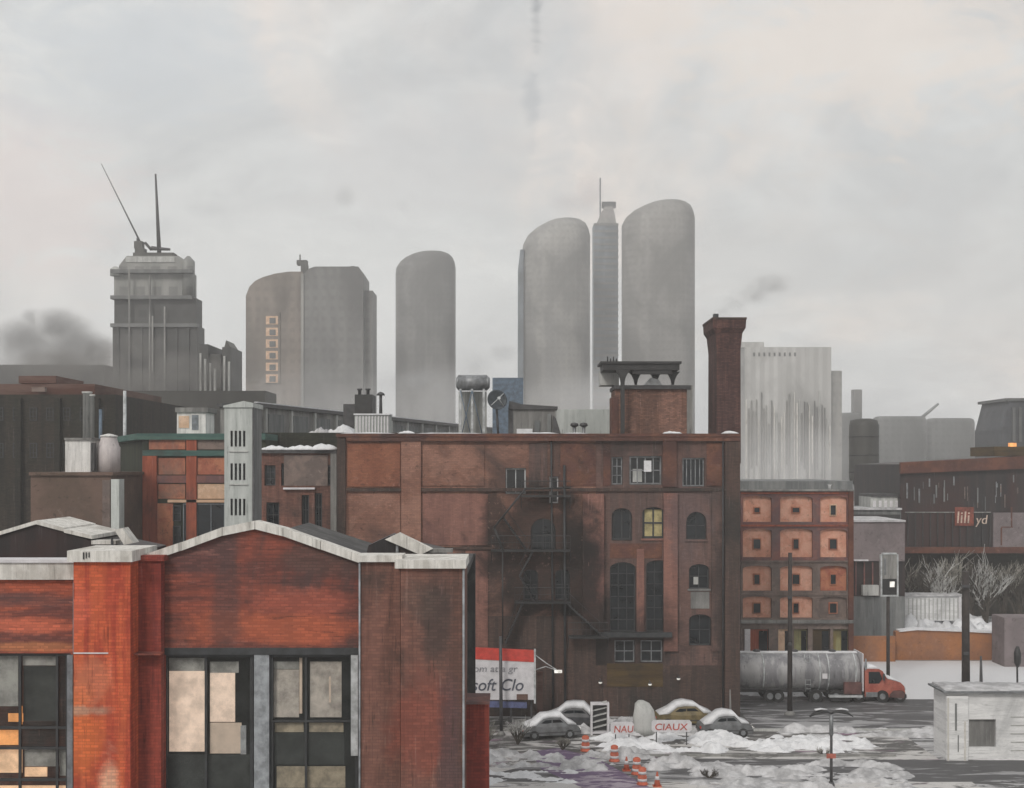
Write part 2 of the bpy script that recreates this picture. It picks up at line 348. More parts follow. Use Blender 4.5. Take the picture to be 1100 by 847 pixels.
def facade(mb, x0, x1, z0, z1, y, thick, holes):
    """wall slab at y..y+thick, with rectangular or arched openings (a,b,c,d,arch) and their reveals"""
    xs = sorted({x0, x1, *[h[0] for h in holes], *[h[1] for h in holes]})
    zs = sorted({z0, z1, *[h[2] for h in holes], *[h[3] for h in holes]})
    def inh(x, z): return any(h[0] < x < h[1] and h[2] < z < h[3] for h in holes)
    for a, b in zip(xs, xs[1:]):
        for c, d in zip(zs, zs[1:]):
            if inh((a+b)/2, (c+d)/2): continue
            mb.face([(a,y,c),(b,y,c),(b,y,d),(a,y,d)])
            mb.face([(b,y+thick,c),(a,y+thick,c),(a,y+thick,d),(b,y+thick,d)])
    for h in holes:
        a, b, c, d = h[:4]; t = y + thick
        if len(h) > 4 and h[4]:
            w = (b - a) / 2; r = min(w, (d - c) * 0.4) * h[4]; n = 8; cx = (a + b) / 2
            arc = [(cx - w*math.cos(math.pi*i/n), d - r + r*math.sin(math.pi*i/n)) for i in range(n + 1)]
            half = n // 2
            mb.face([(a,y,d)] + [(x,y,z) for x, z in arc[:half+1]][::1])
            mb.face([(b,y,d)] + [(x,y,z) for x, z in arc[half:]][::1])
            for p, q in zip(arc, arc[1:]): mb.face([(p[0],y,p[1]),(q[0],y,q[1]),(q[0],t,q[1]),(p[0],t,p[1])])
            top = d - r
        else:
            mb.face([(a,y,d),(b,y,d),(b,t,d),(a,t,d)]); top = d
        mb.face([(a,y,c),(a,y,top),(a,t,top),(a,t,c)]); mb.face([(b,y,c),(b,t,c),(b,t,top),(b,y,top)])
        mb.face([(a,y,c),(a,t,c),(b,t,c),(b,y,c)])
    mb.face([(x0,y,z0),(x0,y,z1),(x0,y+thick,z1),(x0,y+thick,z0)])
    mb.face([(x1,y,z0),(x1,y+thick,z0),(x1,y+thick,z1),(x1,y,z1)])
    mb.face([(x0,y,z1),(x1,y,z1),(x1,y+thick,z1),(x0,y+thick,z1)])
    return mb

def window(parent, a, b, c, d, y, nx=2, nz=2, fr='frame_black', pane='glass_dark', fw=0.09, sill=None, label=None, back=None):
    m = MB(); t = 0.08
    m.box(a, a+fw, y, y+t, c, d).box(b-fw, b, y, y+t, c, d).box(a+fw, b-fw, y, y+t, c, c+fw).box(a+fw, b-fw, y, y+t, d-fw, d)
    for i in range(1, nx):
        x = a + (b-a)*i/nx; m.box(x-fw*.35, x+fw*.35, y+0.01, y+t-0.012, c+fw, d-fw)
    for i in range(1, nz):
        z = c + (d-c)*i/nz; m.box(a+fw, b-fw, y+0.013, y+t-0.015, z-fw*.35, z+fw*.35)
    w = m.build('window', fr, parent, label)
    MB().box(a+fw*.5, b-fw*.5, y+t+0.003, y+t+0.03, c+fw*.5, d-fw*.5).build('pane', pane, w)
    if sill: MB().box(a-0.12, b+0.12, y-0.35, y-0.003, c-0.14, c-0.003).build('sill', sill, w)
    return w

def wobbly_snow(name, x0, x1, y0, y1, nx, ny, h, th, seed, mat, label=None, z=0.0, fx=0.12, fy=0.3):
    """snow lying in real, uneven drifts: only where the drift is deeper than nothing"""
    from mathutils import noise as N
    g = {}; m = MB()
    def H(i, j):
        x = x0 + (x1-x0)*i/nx; y = y0 + (y1-y0)*j/ny
        e = min(i, nx-i)/nx*8; e2 = min(j, ny-j)/ny*6
        k = N.fractal(Vector((x*fx*2.6 + seed*7.1, y*fy*2.8, seed)), 0.7, 2.1, 6)*.9 + 0.5
        return x, y, (k*min(1, e)*min(1, e2) - th) * h
    P = [[H(i, j) for j in range(ny+1)] for i in range(nx+1)]
    idx = {}
    def vi(i, j):
        if (i, j) not in idx:
            idx[(i, j)] = len(m.v); x, y, k = P[i][j]; m.v.append((x, y, z + max(k, -0.02)))
        return idx[(i, j)]
    for i in range(nx):
        for j in range(ny):
            if max(P[i][j][2], P[i+1][j][2], P[i+1][j+1][2], P[i][j+1][2]) > 0:
                m.f.append([vi(i,j), vi(i+1,j), vi(i+1,j+1), vi(i,j+1)]); m.sm.append(True)
    if not m.f: return
    return tag(m.build(name, mat), label, None, None, 'stuff')

# ------------------------------------------------------------------ camera, world, light
cam = bpy.data.cameras.new('camera'); co = bpy.data.objects.new('camera', cam); COL.objects.link(co)
co.location = (0, 0, CH); co.rotation_euler = (R(90), 0, 0)
cam.sensor_width = 36; cam.lens = 36 * F / 1100; cam.shift_y = (HY - 423.5) / 1100; cam.clip_end = 6000; cam.clip_start = 0.5
scene.camera = co

w = bpy.data.worlds.new('World'); scene.world = w; w.use_nodes = True
nt = w.node_tree; nt.nodes.clear()
wo = nt.nodes.new('ShaderNodeOutputWorld'); bg = nt.nodes.new('ShaderNodeBackground')
sky = nt.nodes.new('ShaderNodeTexSky'); sky.sky_type = 'NISHITA'; sky.sun_disc = False
sky.sun_elevation = R(38); sky.sun_rotation = R(205); sky.air_density = 2; sky.dust_density = 6
tc = nt.nodes.new('ShaderNodeTexCoord'); v = tc.outputs['Generated']
na = noise(nt, mapping(nt, v, (4.6, 4.6, 8.5), (1.3, 0.4, 2.0)), 1.0, 7, 0.62, 0.9)
nb = noise(nt, mapping(nt, v, (2.8, 2.8, 4.2), (5.2, 1.4, 7.0)), 1.0, 5, 0.6, 0.5)
nc = noise(nt, mapping(nt, v, (16, 16, 34), (2, 2, 2)), 1.0, 6, 0.7, 1.0)
cloud = mix(nt, ramp(nt, na, 0.3, 0.7), (3.9, 3.98, 4.05), (5.3, 5.35, 5.3))
cloud = mix(nt, ramp(nt, nb, 0.48, 0.68), cloud, (5.9, 5.35, 4.95))
cloud = mix(nt, 0.6, cloud, mix(nt, nc, (0.70, 0.70, 0.71), (1.30, 1.30, 1.29)), 'MULTIPLY')
sp = nt.nodes.new('ShaderNodeSeparateXYZ'); nt.links.new(v, sp.inputs[0])
yy = mth(nt, 'MAXIMUM', sp.outputs[1], 0.05); cb = nt.nodes.new('ShaderNodeCombineXYZ')
nt.links.new(mth(nt, 'DIVIDE', sp.outputs[0], yy), cb.inputs[0]); nt.links.new(mth(nt, 'DIVIDE', sp.outputs[2], yy), cb.inputs[1])
for px, py, rx, ry, c, amt in ((930, 40, 260, 120, (6.2, 5.55, 5.0), .75), (30, 220, 130, 110, (5.7, 5.05, 4.9), .7), (150, 60, 170, 90, (4.6, 4.85, 5.1), .6), (430, 170, 160, 80, (4.9, 4.8, 4.8), .5),
        (760, 270, 200, 70, (4.6, 4.55, 4.5), .5), (1040, 330, 120, 120, (4.5, 4.4, 4.35), .45), (600, 120, 40, 130, (4.3, 4.4, 4.5), .5), (576, -10, 9, 75, (2.0, 2.1, 2.2), .8), (572, 120, 10, 55, (3.2, 3.3, 3.45), .6),
        (372, 214, 11, 13, (3.2, 3.2, 3.2), .5), (433, 220, 8, 9, (3.9, 3.9, 3.9), .4), (250, 340, 300, 60, (5.6, 5.7, 5.7), .5)):
    a0, b0 = (px-CX)/F, (HY-py)/F
    mp = mapping(nt, cb.outputs[0], (F/rx, F/ry, 0), (-a0*F/rx, -b0*F/ry, 0))
    ln = nt.nodes.new('ShaderNodeVectorMath'); ln.operation = 'LENGTH'; nt.links.new(mp, ln.inputs[0])
    fp = ramp(nt, mth(nt, 'ADD', ln.outputs['Value'], mth(nt, 'MULTIPLY', mth(nt, 'SUBTRACT', nc, 0.5), 3.0)), 1.2, 0.2)
    cloud = mix(nt, mth(nt, 'MULTIPLY', fp, amt), cloud, mix(nt, 0.4, c, mix(nt, nc, (0.8,)*3, (1.2,)*3), 'MULTIPLY'))
col = mix(nt, 0.93, sky.outputs[0], cloud)
nt.links.new(col, bg.inputs[0]); bg.inputs[1].default_value = 0.127
nt.links.new(bg.outputs[0], wo.inputs[0])
sl = bpy.data.lights.new('sun', 'SUN'); so = bpy.data.objects.new('sun', sl); COL.objects.link(so)
sl.energy = 1.35; sl.angle = R(14); sl.color = (1.0, 0.96, 0.91)
# sun behind the camera, to the left: direction light travels = (+x, +y, -z)
el, az = R(38), R(-25)
d = Vector((math.sin(-az)*math.cos(el), math.cos(az)*math.cos(el), -math.sin(el)))
so.rotation_euler = d.to_track_quat('-Z', 'Y').to_euler()
so.location = (-40, -40, 80)
scene.view_settings.view_transform = 'Standard'; scene.view_settings.look = 'None'
scene.view_settings.exposure = 0.2; scene.view_settings.gamma = 1
scene.cycles.max_bounces = 6; scene.cycles.volume_bounces = 3; scene.cycles.transparent_max_bounces = 8
scene.cycles.use_denoising = True

# haze
def hazebox():
    o = MB().box(-820, 820, -60, 900, -1.0, 200).build('haze', 'snow')
    m = bpy.data.materials.new('haze_air'); m.use_nodes = True; n = m.node_tree; n.nodes.clear()
    out = n.nodes.new('ShaderNodeOutputMaterial'); pv = n.nodes.new('ShaderNodeVolumePrincipled')
    pv.inputs['Color'].default_value = (0.985, 0.985, 0.985, 1); pv.inputs['Density'].default_value = 0.0006
    n.links.new(pv.outputs[0], out.inputs['Volume'])
    o.data.materials[0] = m
    tag(o, 'pale winter haze over the whole city', None, None, 'stuff')
hazebox()

def smoke(name, blobs, dens, col, label, seed=0, sc=0.12):
    """billowing smoke: lumpy closed mesh from overlapping puffs with an uneven volume inside"""
    bm = bmesh.new()
    lo = [min(b[0][k]-b[1][k] for b in blobs) for k in range(3)]; hi = [max(b[0][k]+b[1][k] for b in blobs) for k in range(3)]
    o = MB().box(lo[0], hi[0], lo[1], hi[1], lo[2], hi[2]).build(name, 'snow')
    bm.free()
    m = bpy.data.materials.new(name); m.use_nodes = True; n = m.node_tree; n.nodes.clear()
    out = n.nodes.new('ShaderNodeOutputMaterial'); pv = n.nodes.new('ShaderNodeVolumePrincipled')
    pv.inputs['Color'].default_value = (*col, 1)
    tc = n.nodes.new('ShaderNodeTexCoord'); v = tc.outputs['Object']
    acc = None
    for c, r in blobs:
        mp = n.nodes.new('ShaderNodeMapping'); mp.vector_type = 'POINT'
        loc = Vector(c) - Vector(o.location)
        mp.inputs['Scale'].default_value = (1/r[0], 1/r[1], 1/r[2]); mp.inputs['Location'].default_value = (-loc[0]/r[0], -loc[1]/r[1], -loc[2]/r[2])
        n.links.new(v, mp.inputs[0])
        ln = n.nodes.new('ShaderNodeVectorMath'); ln.operation = 'LENGTH'; n.links.new(mp.outputs[0], ln.inputs[0])
        f = ramp(n, ln.outputs['Value'], 1.0, 0.25)
        acc = f if acc is None else mth(n, 'MAXIMUM', acc, f)
    ns = noise(n, mapping(n, v, (sc, sc, sc), (seed*3.1, 1, 2)), 1.0, 5, 0.6, 1.0)
    dn = mth(n, 'MULTIPLY', mth(n, 'MULTIPLY', acc, ramp(n, ns, 0.30, 0.70)), dens)
    n.links.new(dn, pv.inputs['Density']); n.links.new(pv.outputs[0], out.inputs['Volume'])
    o.data.materials[0] = m
    return tag(o, label, None, None, 'stuff')
def sb(px, py, Y, rx, ry, dy=None):        # a puff at a photo place and depth, radii in photo pixels
    k = Y / F
    return ((PX(px, Y), Y, PZ(py, Y)), (rx*k, (dy or max(rx, ry))*k, ry*k))

# ------------------------------------------------------------------ ground
def groundmat(name, dark, lightc, th, sx=0.10, sy=0.45, extra=None):
    m, nt, p, out = newmat(name)
    tc = nt.nodes.new('ShaderNodeTexCoord'); v = tc.outputs['Object']
    a = noise(nt, mapping(nt, v, (sx, sy, 1)), 1.0, 8, 0.68, 1.1)
    b = noise(nt, mapping(nt, v, (0.03, 0.05, 1), (3, 5, 0)), 1.0, 4, 0.5)
    f = ramp(nt, mth(nt, 'ADD', a, mth(nt, 'MULTIPLY', mth(nt, 'SUBTRACT', b, 0.5), 0.5)), th - 0.05, th + 0.05)
    fine = noise(nt, mapping(nt, v, (1.1, 3.0, 1)), 1.0, 6, 0.75)
    dk = mix(nt, fine, tuple(k*0.5 for k in dark), tuple(k*1.6 for k in dark))
    if extra:
        e = ramp(nt, noise(nt, mapping(nt, v, (0.25, 0.6, 1), (8, 2, 0)), 1.0, 5, 0.6, 0.8), 0.55, 0.66)
        dk = mix(nt, e, dk, extra)
    lt = mix(nt, fine, tuple(k*0.78 for k in lightc), tuple(min(.85, k*1.15) for k in lightc))
    nt.links.new(mix(nt, f, dk, lt), p.inputs['Base Color'])
    rr = nt.nodes.new('ShaderNodeMapRange'); nt.links.new(fine, rr.inputs[0]); rr.inputs['To Min'].default_value = 0.35; rr.inputs['To Max'].default_value = 0.9
    nt.links.new(rr.outputs[0], p.inputs['Roughness'])
    bp = nt.nodes.new('ShaderNodeBump'); bp.inputs['Strength'].default_value = 0.4; bp.inputs['Distance'].default_value = 0.1
    nt.links.new(mth(nt, 'ADD', f, fine), bp.inputs['Height']); nt.links.new(bp.outputs[0], p.inputs['Normal'])
groundmat('ground_snowy', (0.07, 0.07, 0.07), (0.50, 0.50, 0.51), 0.52, 0.16, 0.9)
groundmat('asphalt_slush', (0.07, 0.07, 0.073), (0.34, 0.34, 0.35), 0.57, 0.18, 0.8)
groundmat('lot_slush', (0.085, 0.083, 0.08), (0.56, 0.55, 0.54), 0.50, 0.30, 0.9, (0.20, 0.11, 0.17))
groundmat('snowfield', (0.30, 0.30, 0.31), (0.66, 0.67, 0.69), 0.33, 0.05, 0.3)
groundmat('purple_slush', (0.13, 0.09, 0.16), (0.40, 0.35, 0.41), 0.54, 0.45, 1.1)

def sheet(name, poly, z, mat):
    o = MB(); o.face([(x, y, z) for x, y in poly]); return tag(o.build(name, mat), kind='structure')
def rc(x0, x1, y0, y1): return [(x0, y0), (x1, y0), (x1, y1), (x0, y1)]
sheet('ground', rc(-800, 800, -50, 880), 0, 'ground_snowy')
sheet('parking_lot', rc(-12, 27, 66, 91), 0.004, 'lot_slush')
# road passing in front of the tanker, and a street behind it; kerbs are real steps
sheet('road', [(17.2, 87), (60, 83), (60, 101), (17.2, 101)], 0.008, 'asphalt_slush')
sheet('street', [(-3, 72.6), (60, 72.6), (60, 77.2), (3, 78.6)], 0.008, 'asphalt_slush')
sheet('snow_field', [(30.5, 98.2), (150, 98.2), (150, 117.5), (29, 117.5)], 0.012, 'snowfield')
sheet('snow_field', rc(36, 170, 119, 139), 0.012, 'snowfield')
sheet('path', [(1.2, GY(808)), (3.0, GY(804)), (5.4, GY(815)), (8.2, 70.6), (4.4, 70.6), (1.8, 75.6)], 0.016, 'purple_slush')
tag(MB().box(10, 60, 86.4, 86.7, 0, 0.14).build('kerb', 'concrete_pale'), kind='structure')
tag(MB().box(8, 24.5, 78.9, 79.15, 0, 0.13).build('kerb', 'concrete'), kind='structure')

for k, a in enumerate([
    (4, 26, 79.3, 85.4, 170, 80, 0.8, 0.45, 1, 'snow', 'long ridge of ploughed snow between the parking lot and the road'),
    (-4, 13, 74.5, 80.5, 110, 50, 0.9, 0.52, 2, 'snow_dirty', 'trampled grey snow lying beside the purple path'),
    (9, 25, 70.2, 77.8, 120, 56, 0.6, 0.40, 3, 'snow_dirty', 'broken grey slush along the dark street at the bottom of the picture'),
    (-3, 4.5, 71.2, 75.8, 70, 40, 0.5, 0.50, 4, 'snow', 'pale snow lying left of the purple path'),
    (0, 17, 84.6, 91.2, 150, 80, 0.9, 0.42, 6, 'snow_dirty', 'snow heaped in front of the sooty brick wall'),
    (17, 38, 84, 88, 110, 36, 0.55, 0.46, 7, 'snow_dirty', 'dirty snow patches along the edge of the road'),
    (17.8, 30, 99, 103.5, 80, 30, 0.7, 0.2, 8, 'snow', 'snow bank showing under the tanker trailer'),
    (36, 100, 121, 147, 140, 60, 2.4, 0.36, 9, 'snow', 'snow drifts beyond the rusty orange wall'),
]): wobbly_snow('snow', *a[:-1], label=a[-1])

# ------------------------------------------------------------------ FRONT: brick workshop (Y about 48-60)
def Pp(px, py, Y): return (PX(px, Y), PZ(py, Y))
b = thing('brick_workshop', (PX(280, 50), 50, 0), 'red brick workshop with a white-coped gable and tall many-paned windows, nearest building', 'building')
Y0 = 50.0
# gable bay wall with the opening for the glazing
m = MB(); x0, x1 = PX(150, Y0), PX(388, Y0); zo = PZ(703, Y0); wl, wr = PX(176, Y0), PX(386, Y0)
zs = 1.2
facade(m, x0, x1, 0, PZ(603, Y0), Y0, 0.4, [(wl, wr, zs, zo)])
m.extr([Pp(150, 603, Y0), Pp(388, 603, Y0), Pp(388, 598, Y0), Pp(340, 583, Y0), Pp(302, 570, Y0), Pp(275, 563, Y0), Pp(240, 569, Y0), Pp(152, 597, Y0)], Y0, Y0 + 0.4)
m.build('wall', 'brick_gable', b, 'brick gable wall in streaks of red and dark purple')
# coping of the gable, in slabs
cp = [(146, 600), (196, 583.5), (240, 567.5), (275, 560.5), (305, 568), (345, 582), (388, 597)]
for i, (p, q) in enumerate(zip(cp, cp[1:])):
    a0, a1 = Pp(p[0], p[1], Y0), Pp(q[0], q[1], Y0); t = 0.30
    g = 0.012
    MB().extr([(a0[0]+g, a0[1]-t), (a1[0]-g, a1[1]-t), (a1[0]-g, a1[1]+0.04), (a0[0]+g, a0[1]+0.04)], Y0-0.22, Y0+0.62).build('coping', 'stone_white', b)
m = MB(); cp2 = cp
# lintel beam and dark header
MB().box(wl-0.1, wr+0.1, Y0-0.05, Y0+0.3, zo-0.02, zo+0.26).build('lintel', 'frame_black', b)
# pilasters
MB().pbox(79, 140, 603, 0, 48.4, 3.0, 0).build('pilaster', 'brick_bright', b, 'bright orange red brick pilaster')
MB().pbox(140.5, 173, 602, 0, 49.45, 0.9, 0).build('pilaster', 'brick_darkred', b, 'dark red brick pilaster')
MB().pbox(387, 430, 601, 0, 49.3, 1.2, 0).build('pilaster', 'brick_dim', b, 'muted brick pilaster right of the gable')
MB().pbox(430.4, 499, 610, 0, 48.6, 3.0, 0).build('corner_tower', 'brick_dim', b, 'dim sooty brick corner block')
MB().pbox(72, 142, 592, 604, 48.2, 3.4).build('coping', 'stone_white', b)
MB().pbox(142.3, 176, 597, 603, 49.3, 1.2).build('coping', 'brick_darkred', b)
MB().pbox(384, 432, 597, 604, 49.1, 1.5).build('coping', 'stone_white', b)
MB().pbox(424, 500.5, 602, 611, 48.4, 3.4).build('coping', 'stone_white', b)
# lettering-like iron tie on the white coping
MB().pbox(89, 90.2, 593.6, 601, 48.16, 0.03).pbox(92, 93, 593.6, 600, 48.16, 0.03).pbox(95, 96, 593.6, 599, 48.16, 0.03).build('bracket', 'frame_black', b)
# left bay
xl0, xl1 = PX(-150, Y0), PX(79, Y0); ll, lr = PX(-140, Y0), PX(76, Y0); zl = PZ(702, Y0)
facade(MB(), xl0, xl1, 0, PZ(622, Y0), Y0, 0.4, [(ll, lr, zs, zl)]).build('wall', 'brick_left', b, 'orange red brick wall of the left bay')
MB().pbox(-150, 79, 605, 623, Y0-0.25, 0.9).build('coping', 'stone_white', b)
MB().pbox(-150, 79, 601.5, 604.8, Y0-0.35, 1.2).build('gutter', 'sign_white', b)
MB().pbox(78.2, 79.6, 610, 703, 49.9, 0.09).build('downpipe', 'frame_bluegrey', b)
MB().tube((PX(174.5, 49.8), 49.75, PZ(640, 49.8)), (PX(174.5, 49.8), 49.75, 0), 0.045).build('downpipe', 'frame_grey_mid', b)
MB().tube((PX(386.5, 49.3), 49.24, PZ(602, 49.3)), (PX(386.5, 49.3), 49.24, 0), 0.04).build('downpipe', 'frame_grey_mid', b)
MB().tube((PX(498, 48.6), 48.55, PZ(611, 48.6)), (PX(498, 48.6), 48.55, 0), 0.045).build('downpipe', 'frame_grey_mid', b)
# a string course of pale stone across the pilaster
MB().pbox(79, 116, 701.3, 702.6, 48.36, 0.05).build('string_course', 'sign_white', b)
MB().pbox(126, 172, 702.6, 704, 48.8, 0.6).build('string_course', 'brick_left', b)
# lower annexe at the right end
m = MB(); m.pbox(499.5, 525, 757, 0, 50.5, 1.6, 0).build('annexe', 'brick_darkred', b, 'dark red brick side annexe')
MB().pbox(499.5, 526, 754, 757, 50.3, 1.9).build('coping', 'frame_maroon', b)
# roof
m = MB(); zr = 0.55
r0, r1, r2 = Pp(150, 600, Y0), Pp(275, 563, Y0), Pp(388, 600, Y0)
m.face([(r0[0], Y0+.4, r0[1]-zr), (r1[0], Y0+.4, r1[1]-zr), (r1[0], Y0+13, r1[1]-zr), (r0[0], Y0+13, r0[1]-zr)])
m.face([(r1[0], Y0+.4, r1[1]-zr), (r2[0], Y0+.4, r2[1]-zr), (r2[0], Y0+13, r2[1]-zr), (r1[0], Y0+13, r1[1]-zr)])
m.box(r2[0]+0.01, PX(499, 48.6)-.1, Y0+1.3, Y0+13, PZ(612, Y0)-.6, PZ(612, Y0)-.3)
m.box(xl0, r0[0]-0.01, Y0+1, Y0+13, PZ(622, Y0)-.5, PZ(622, Y0)-.2)
m.box(xl0, PX(499, 48.6), Y0+13, Y0+13.3, 0, PZ(612, Y0)-.3)
m.build('roof', 'roof_felt', b)
# interior shell seen through the glazing
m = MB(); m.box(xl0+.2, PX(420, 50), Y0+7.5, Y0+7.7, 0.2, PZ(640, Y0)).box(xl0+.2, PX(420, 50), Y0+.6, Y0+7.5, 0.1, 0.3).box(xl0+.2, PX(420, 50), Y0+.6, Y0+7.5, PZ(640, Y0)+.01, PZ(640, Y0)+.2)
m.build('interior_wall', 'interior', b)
# glazing: (px0, px1, py0, py1, frame, nx, nz)
YW = Y0 + 0.16
def bigwin(px0, px1, cols, rows, frame, lab, panes):
    a, c = PX(px0, YW), PX(px1, YW); top = zo - 0.02
    m = MB(); fw = 0.13; t = 0.12
    m.box(a, a+fw, YW, YW+t, zs, top).box(c-fw, c, YW, YW+t, zs, top).box(a+fw, c-fw, YW, YW+t, top-fw, top).box(a+fw, c-fw, YW, YW+t, zs, zs+fw)
    for q in cols: x = PX(q, YW); m.box(x-0.045, x+0.045, YW+0.01, YW+t-.01, zs+fw, top-fw)
    for q in rows: z = PZ(q, YW); m.box(a+fw, c-fw, YW+0.014, YW+t-.016, z-0.04, z+0.04)
    wn = m.build('window', frame, b, lab)
    MB().box(a+fw*.5, c-fw*.5, YW+t+.002, YW+t+.02, zs+.05, top-.05).build('pane', 'glass_see', wn)
    for p0, p1, q0, q1, mt, nm in panes:
        MB().box(PX(p0, YW), PX(p1, YW), YW+t+0.10+random.random()*0.02, YW+t+0.16, PZ(q0, YW), PZ(q1, YW)).build(nm, mt, wn)
bigwin(176, 272, [221], [], 'frame_black', 'window with pale peach blinds over black boards', [
    (180, 218, 708, 722, 'blind_grey', 'roller_box'), (180, 218, 722, 809, 'blind_glow', 'blind'),
    (224, 255, 712, 724, 'blind_grey', 'roller_box'), (224, 251, 724, 777, 'blind_glow', 'blind'), (224, 258, 778, 811, 'blind_peach', 'blind'),
    (257, 263, 781, 812, 'pale_steel', 'frame_piece'), (178, 270, 812.5, 905, 'board_black', 'board')])
MB().box(PX(273, Y0), PX(289, Y0), Y0-0.02, Y0+0.34, 0.9, zo-0.02).build('post', 'frame_grey_mid', b)
bigwin(290, 385, [328.5], [775], 'frame_black', 'window with dull grey blinds over a black board', [
    (292, 320, 712, 720, 'blind_grey', 'roller_box'), (292, 320, 720.5, 772, 'blind_dim', 'blind'), (320.5, 323.5, 708, 768, 'blind_peach', 'curtain_edge'),
    (332, 366, 712, 772, 'blind_dim', 'blind'), (352.5, 354.5, 728, 756, 'blind_peach', 'curtain_edge'),
    (294, 325, 778, 788, 'sill_cream', 'shelf'), (331, 368, 778, 788, 'sill_cream', 'shelf'),
    (292, 369, 789, 823, 'board_black', 'board'), (296, 370, 825, 848, 'sill_cream', 'board'), (292, 384, 849, 905, 'board_black', 'board')])
MB().box(PX(377, Y0), PX(384.5, Y0), Y0-0.03, Y0+0.12, PZ(812, Y0), zo-0.03).build('post', 'pale_steel', b)
# left bay windows
def leftwin():
    a, c = ll, lr; top = zl; m = MB(); fw = 0.13; t = 0.12
    m.box(a, a+fw, YW, YW+t, zs, top).box(c-fw*2, c, YW, YW+t, zs, top).box(a+fw, c-fw*2, YW, YW+t, top-fw, top)
    for q in (-60, 21, 61): x = PX(q, YW); m.box(x-0.05, x+0.05, YW+.01, YW+t-.01, zs, top-fw)
    for q in (782, 804, 838): z = PZ(q, YW); m.box(a+fw, c-fw*2, YW+.014, YW+t-.016, z-0.055, z+0.055)
    wn = m.build('window', 'frame_black', b, 'large left window, glowing orange low down')
    MB().box(a+.1, c-.1, YW+t+.002, YW+t+.02, zs+.05, top-.05).build('pane', 'glass_see', wn)
    for p0, p1, q0, q1, mt, nm in [(-130, 17, 704, 760, 'blind_grey', 'blind'), (22, 58, 706, 716, 'blind_grey', 'roller_box'), (23, 60, 717, 776, 'interior', 'board'),
        (18.5, 21, 760, 780, 'lit_orange', 'lamp'), (-12, -2, 728, 742, 'lit_orange', 'lamp'), (6, 22, 768, 777, 'lit_orange', 'lamp'), (-130, 20, 786, 802, 'lit_orange', 'blind'), (-130, 21, 806, 832, 'lit_peach', 'blind'), (24, 48, 826, 836, 'lit_peach', 'blind'),
        (24, 70, 804, 825, 'blind_grey', 'board'), (-130, 72, 846, 900, 'lit_peach', 'blind'), (62, 70, 815, 835, 'blind_grey', 'board')]:
        MB().box(PX(p0, YW), PX(p1, YW), YW+t+0.10+random.random()*0.04, YW+t+0.18, PZ(q0, YW), PZ(q1, YW)).build(nm, mt, wn)
leftwin()
MB().pbox(72, 78, 704, 0, 49.86, 0.12, 0.8).build('post', 'frame_bluegrey', b)

# gable roof just behind the left bay
b = thing('gabled_shed', (PX(40, 56), 58, 0), 'dark gabled shed with a white roof edge behind the left bay', 'shed')
Y = 56.0
MB().extr([Pp(-40, 640, Y), Pp(152, 640, Y), Pp(152, 592, Y), Pp(96, 580, Y), Pp(62, 569, Y), Pp(40, 563, Y), Pp(-40, 585, Y)], Y, Y+4).build('wall', 'dark_panel', b)
MB().box(PX(-38, Y), PX(150, Y), Y+.1, Y+3.9, 0, PZ(640.2, Y)).build('base_wall', 'brick_dim', b)
for p, q in [((-40, 584), (0, 574)), ((0, 574), (40, 562)), ((40, 562), (70, 570)), ((70, 571), (100, 578))]:
    a0, a1 = Pp(*p, Y), Pp(*q, Y)
    MB().extr([(a0[0], a0[1]-.05), (a1[0], a1[1]-.05), (a1[0], a1[1]+.12), (a0[0], a0[1]+.12)], Y-.15, Y+4.1).build('roof_edge', 'stone_white', b)
MB().pbox(98, 124, 581, 585, Y-.2, 0.8).build('coping', 'stone_white', b)
a0 = Pp(126, 568, Y); MB().extr([Pp(126, 569, Y), Pp(136, 585, Y), Pp(146, 583, Y), Pp(134, 567, Y)], Y-.4, Y+0.5).build('roof_vent', 'stone_white', b)
MB().pbox(119, 121, 578, 600, Y-.3, 0.06).build('stovepipe', 'frame_black', b)
# little monitor roof right of the gable
b = thing('roof_monitor', (PX(430, 53), 53, PZ(603, 53)), 'small black roof ventilator with white edge strips behind the corner block', 'roof ventilator')
Y = 53.0
MB().extr([Pp(392, 601, Y), Pp(478, 601, Y), Pp(474, 592, Y), Pp(440, 585, Y), Pp(418, 576, Y), Pp(396, 586, Y)], Y, Y+2.5).build('housing', 'dark_panel', b)
a0, a1 = Pp(414, 575, Y), Pp(452, 591, Y)
MB().extr([(a0[0], a0[1]-.18), (a1[0], a1[1]-.2), (a1[0]+.5, a1[1]+.05), (a0[0]+.6, a0[1]+.1)], Y-.2, Y+.4).build('edge_strip', 'stone_white', b)
MB().pbox(455, 486, 590, 594, Y-.1, 0.5).build('edge_strip', 'concrete', b)
MB().tube((PX(427, Y), Y-.1, PZ(602, Y)), (PX(427, Y), Y-.1, PZ(586, Y)), 0.07).build('vent_pipe', 'grey_steel', b)

# ------------------------------------------------------------------ MAIN brick warehouse
Y = 91.5; D = 22
b = thing('brick_warehouse', (PX(580, Y), Y, 0), 'large soot-stained brick warehouse with arched windows, a chimney stack and a fire escape', 'building')
zt = PZ(469, Y); zb2 = PZ(640, Y)
def H(px0, px1, py0, py1, arch=0): return (PX(px0, Y), PX(px1, Y), PZ(py1, Y), PZ(py0, Y), arch)
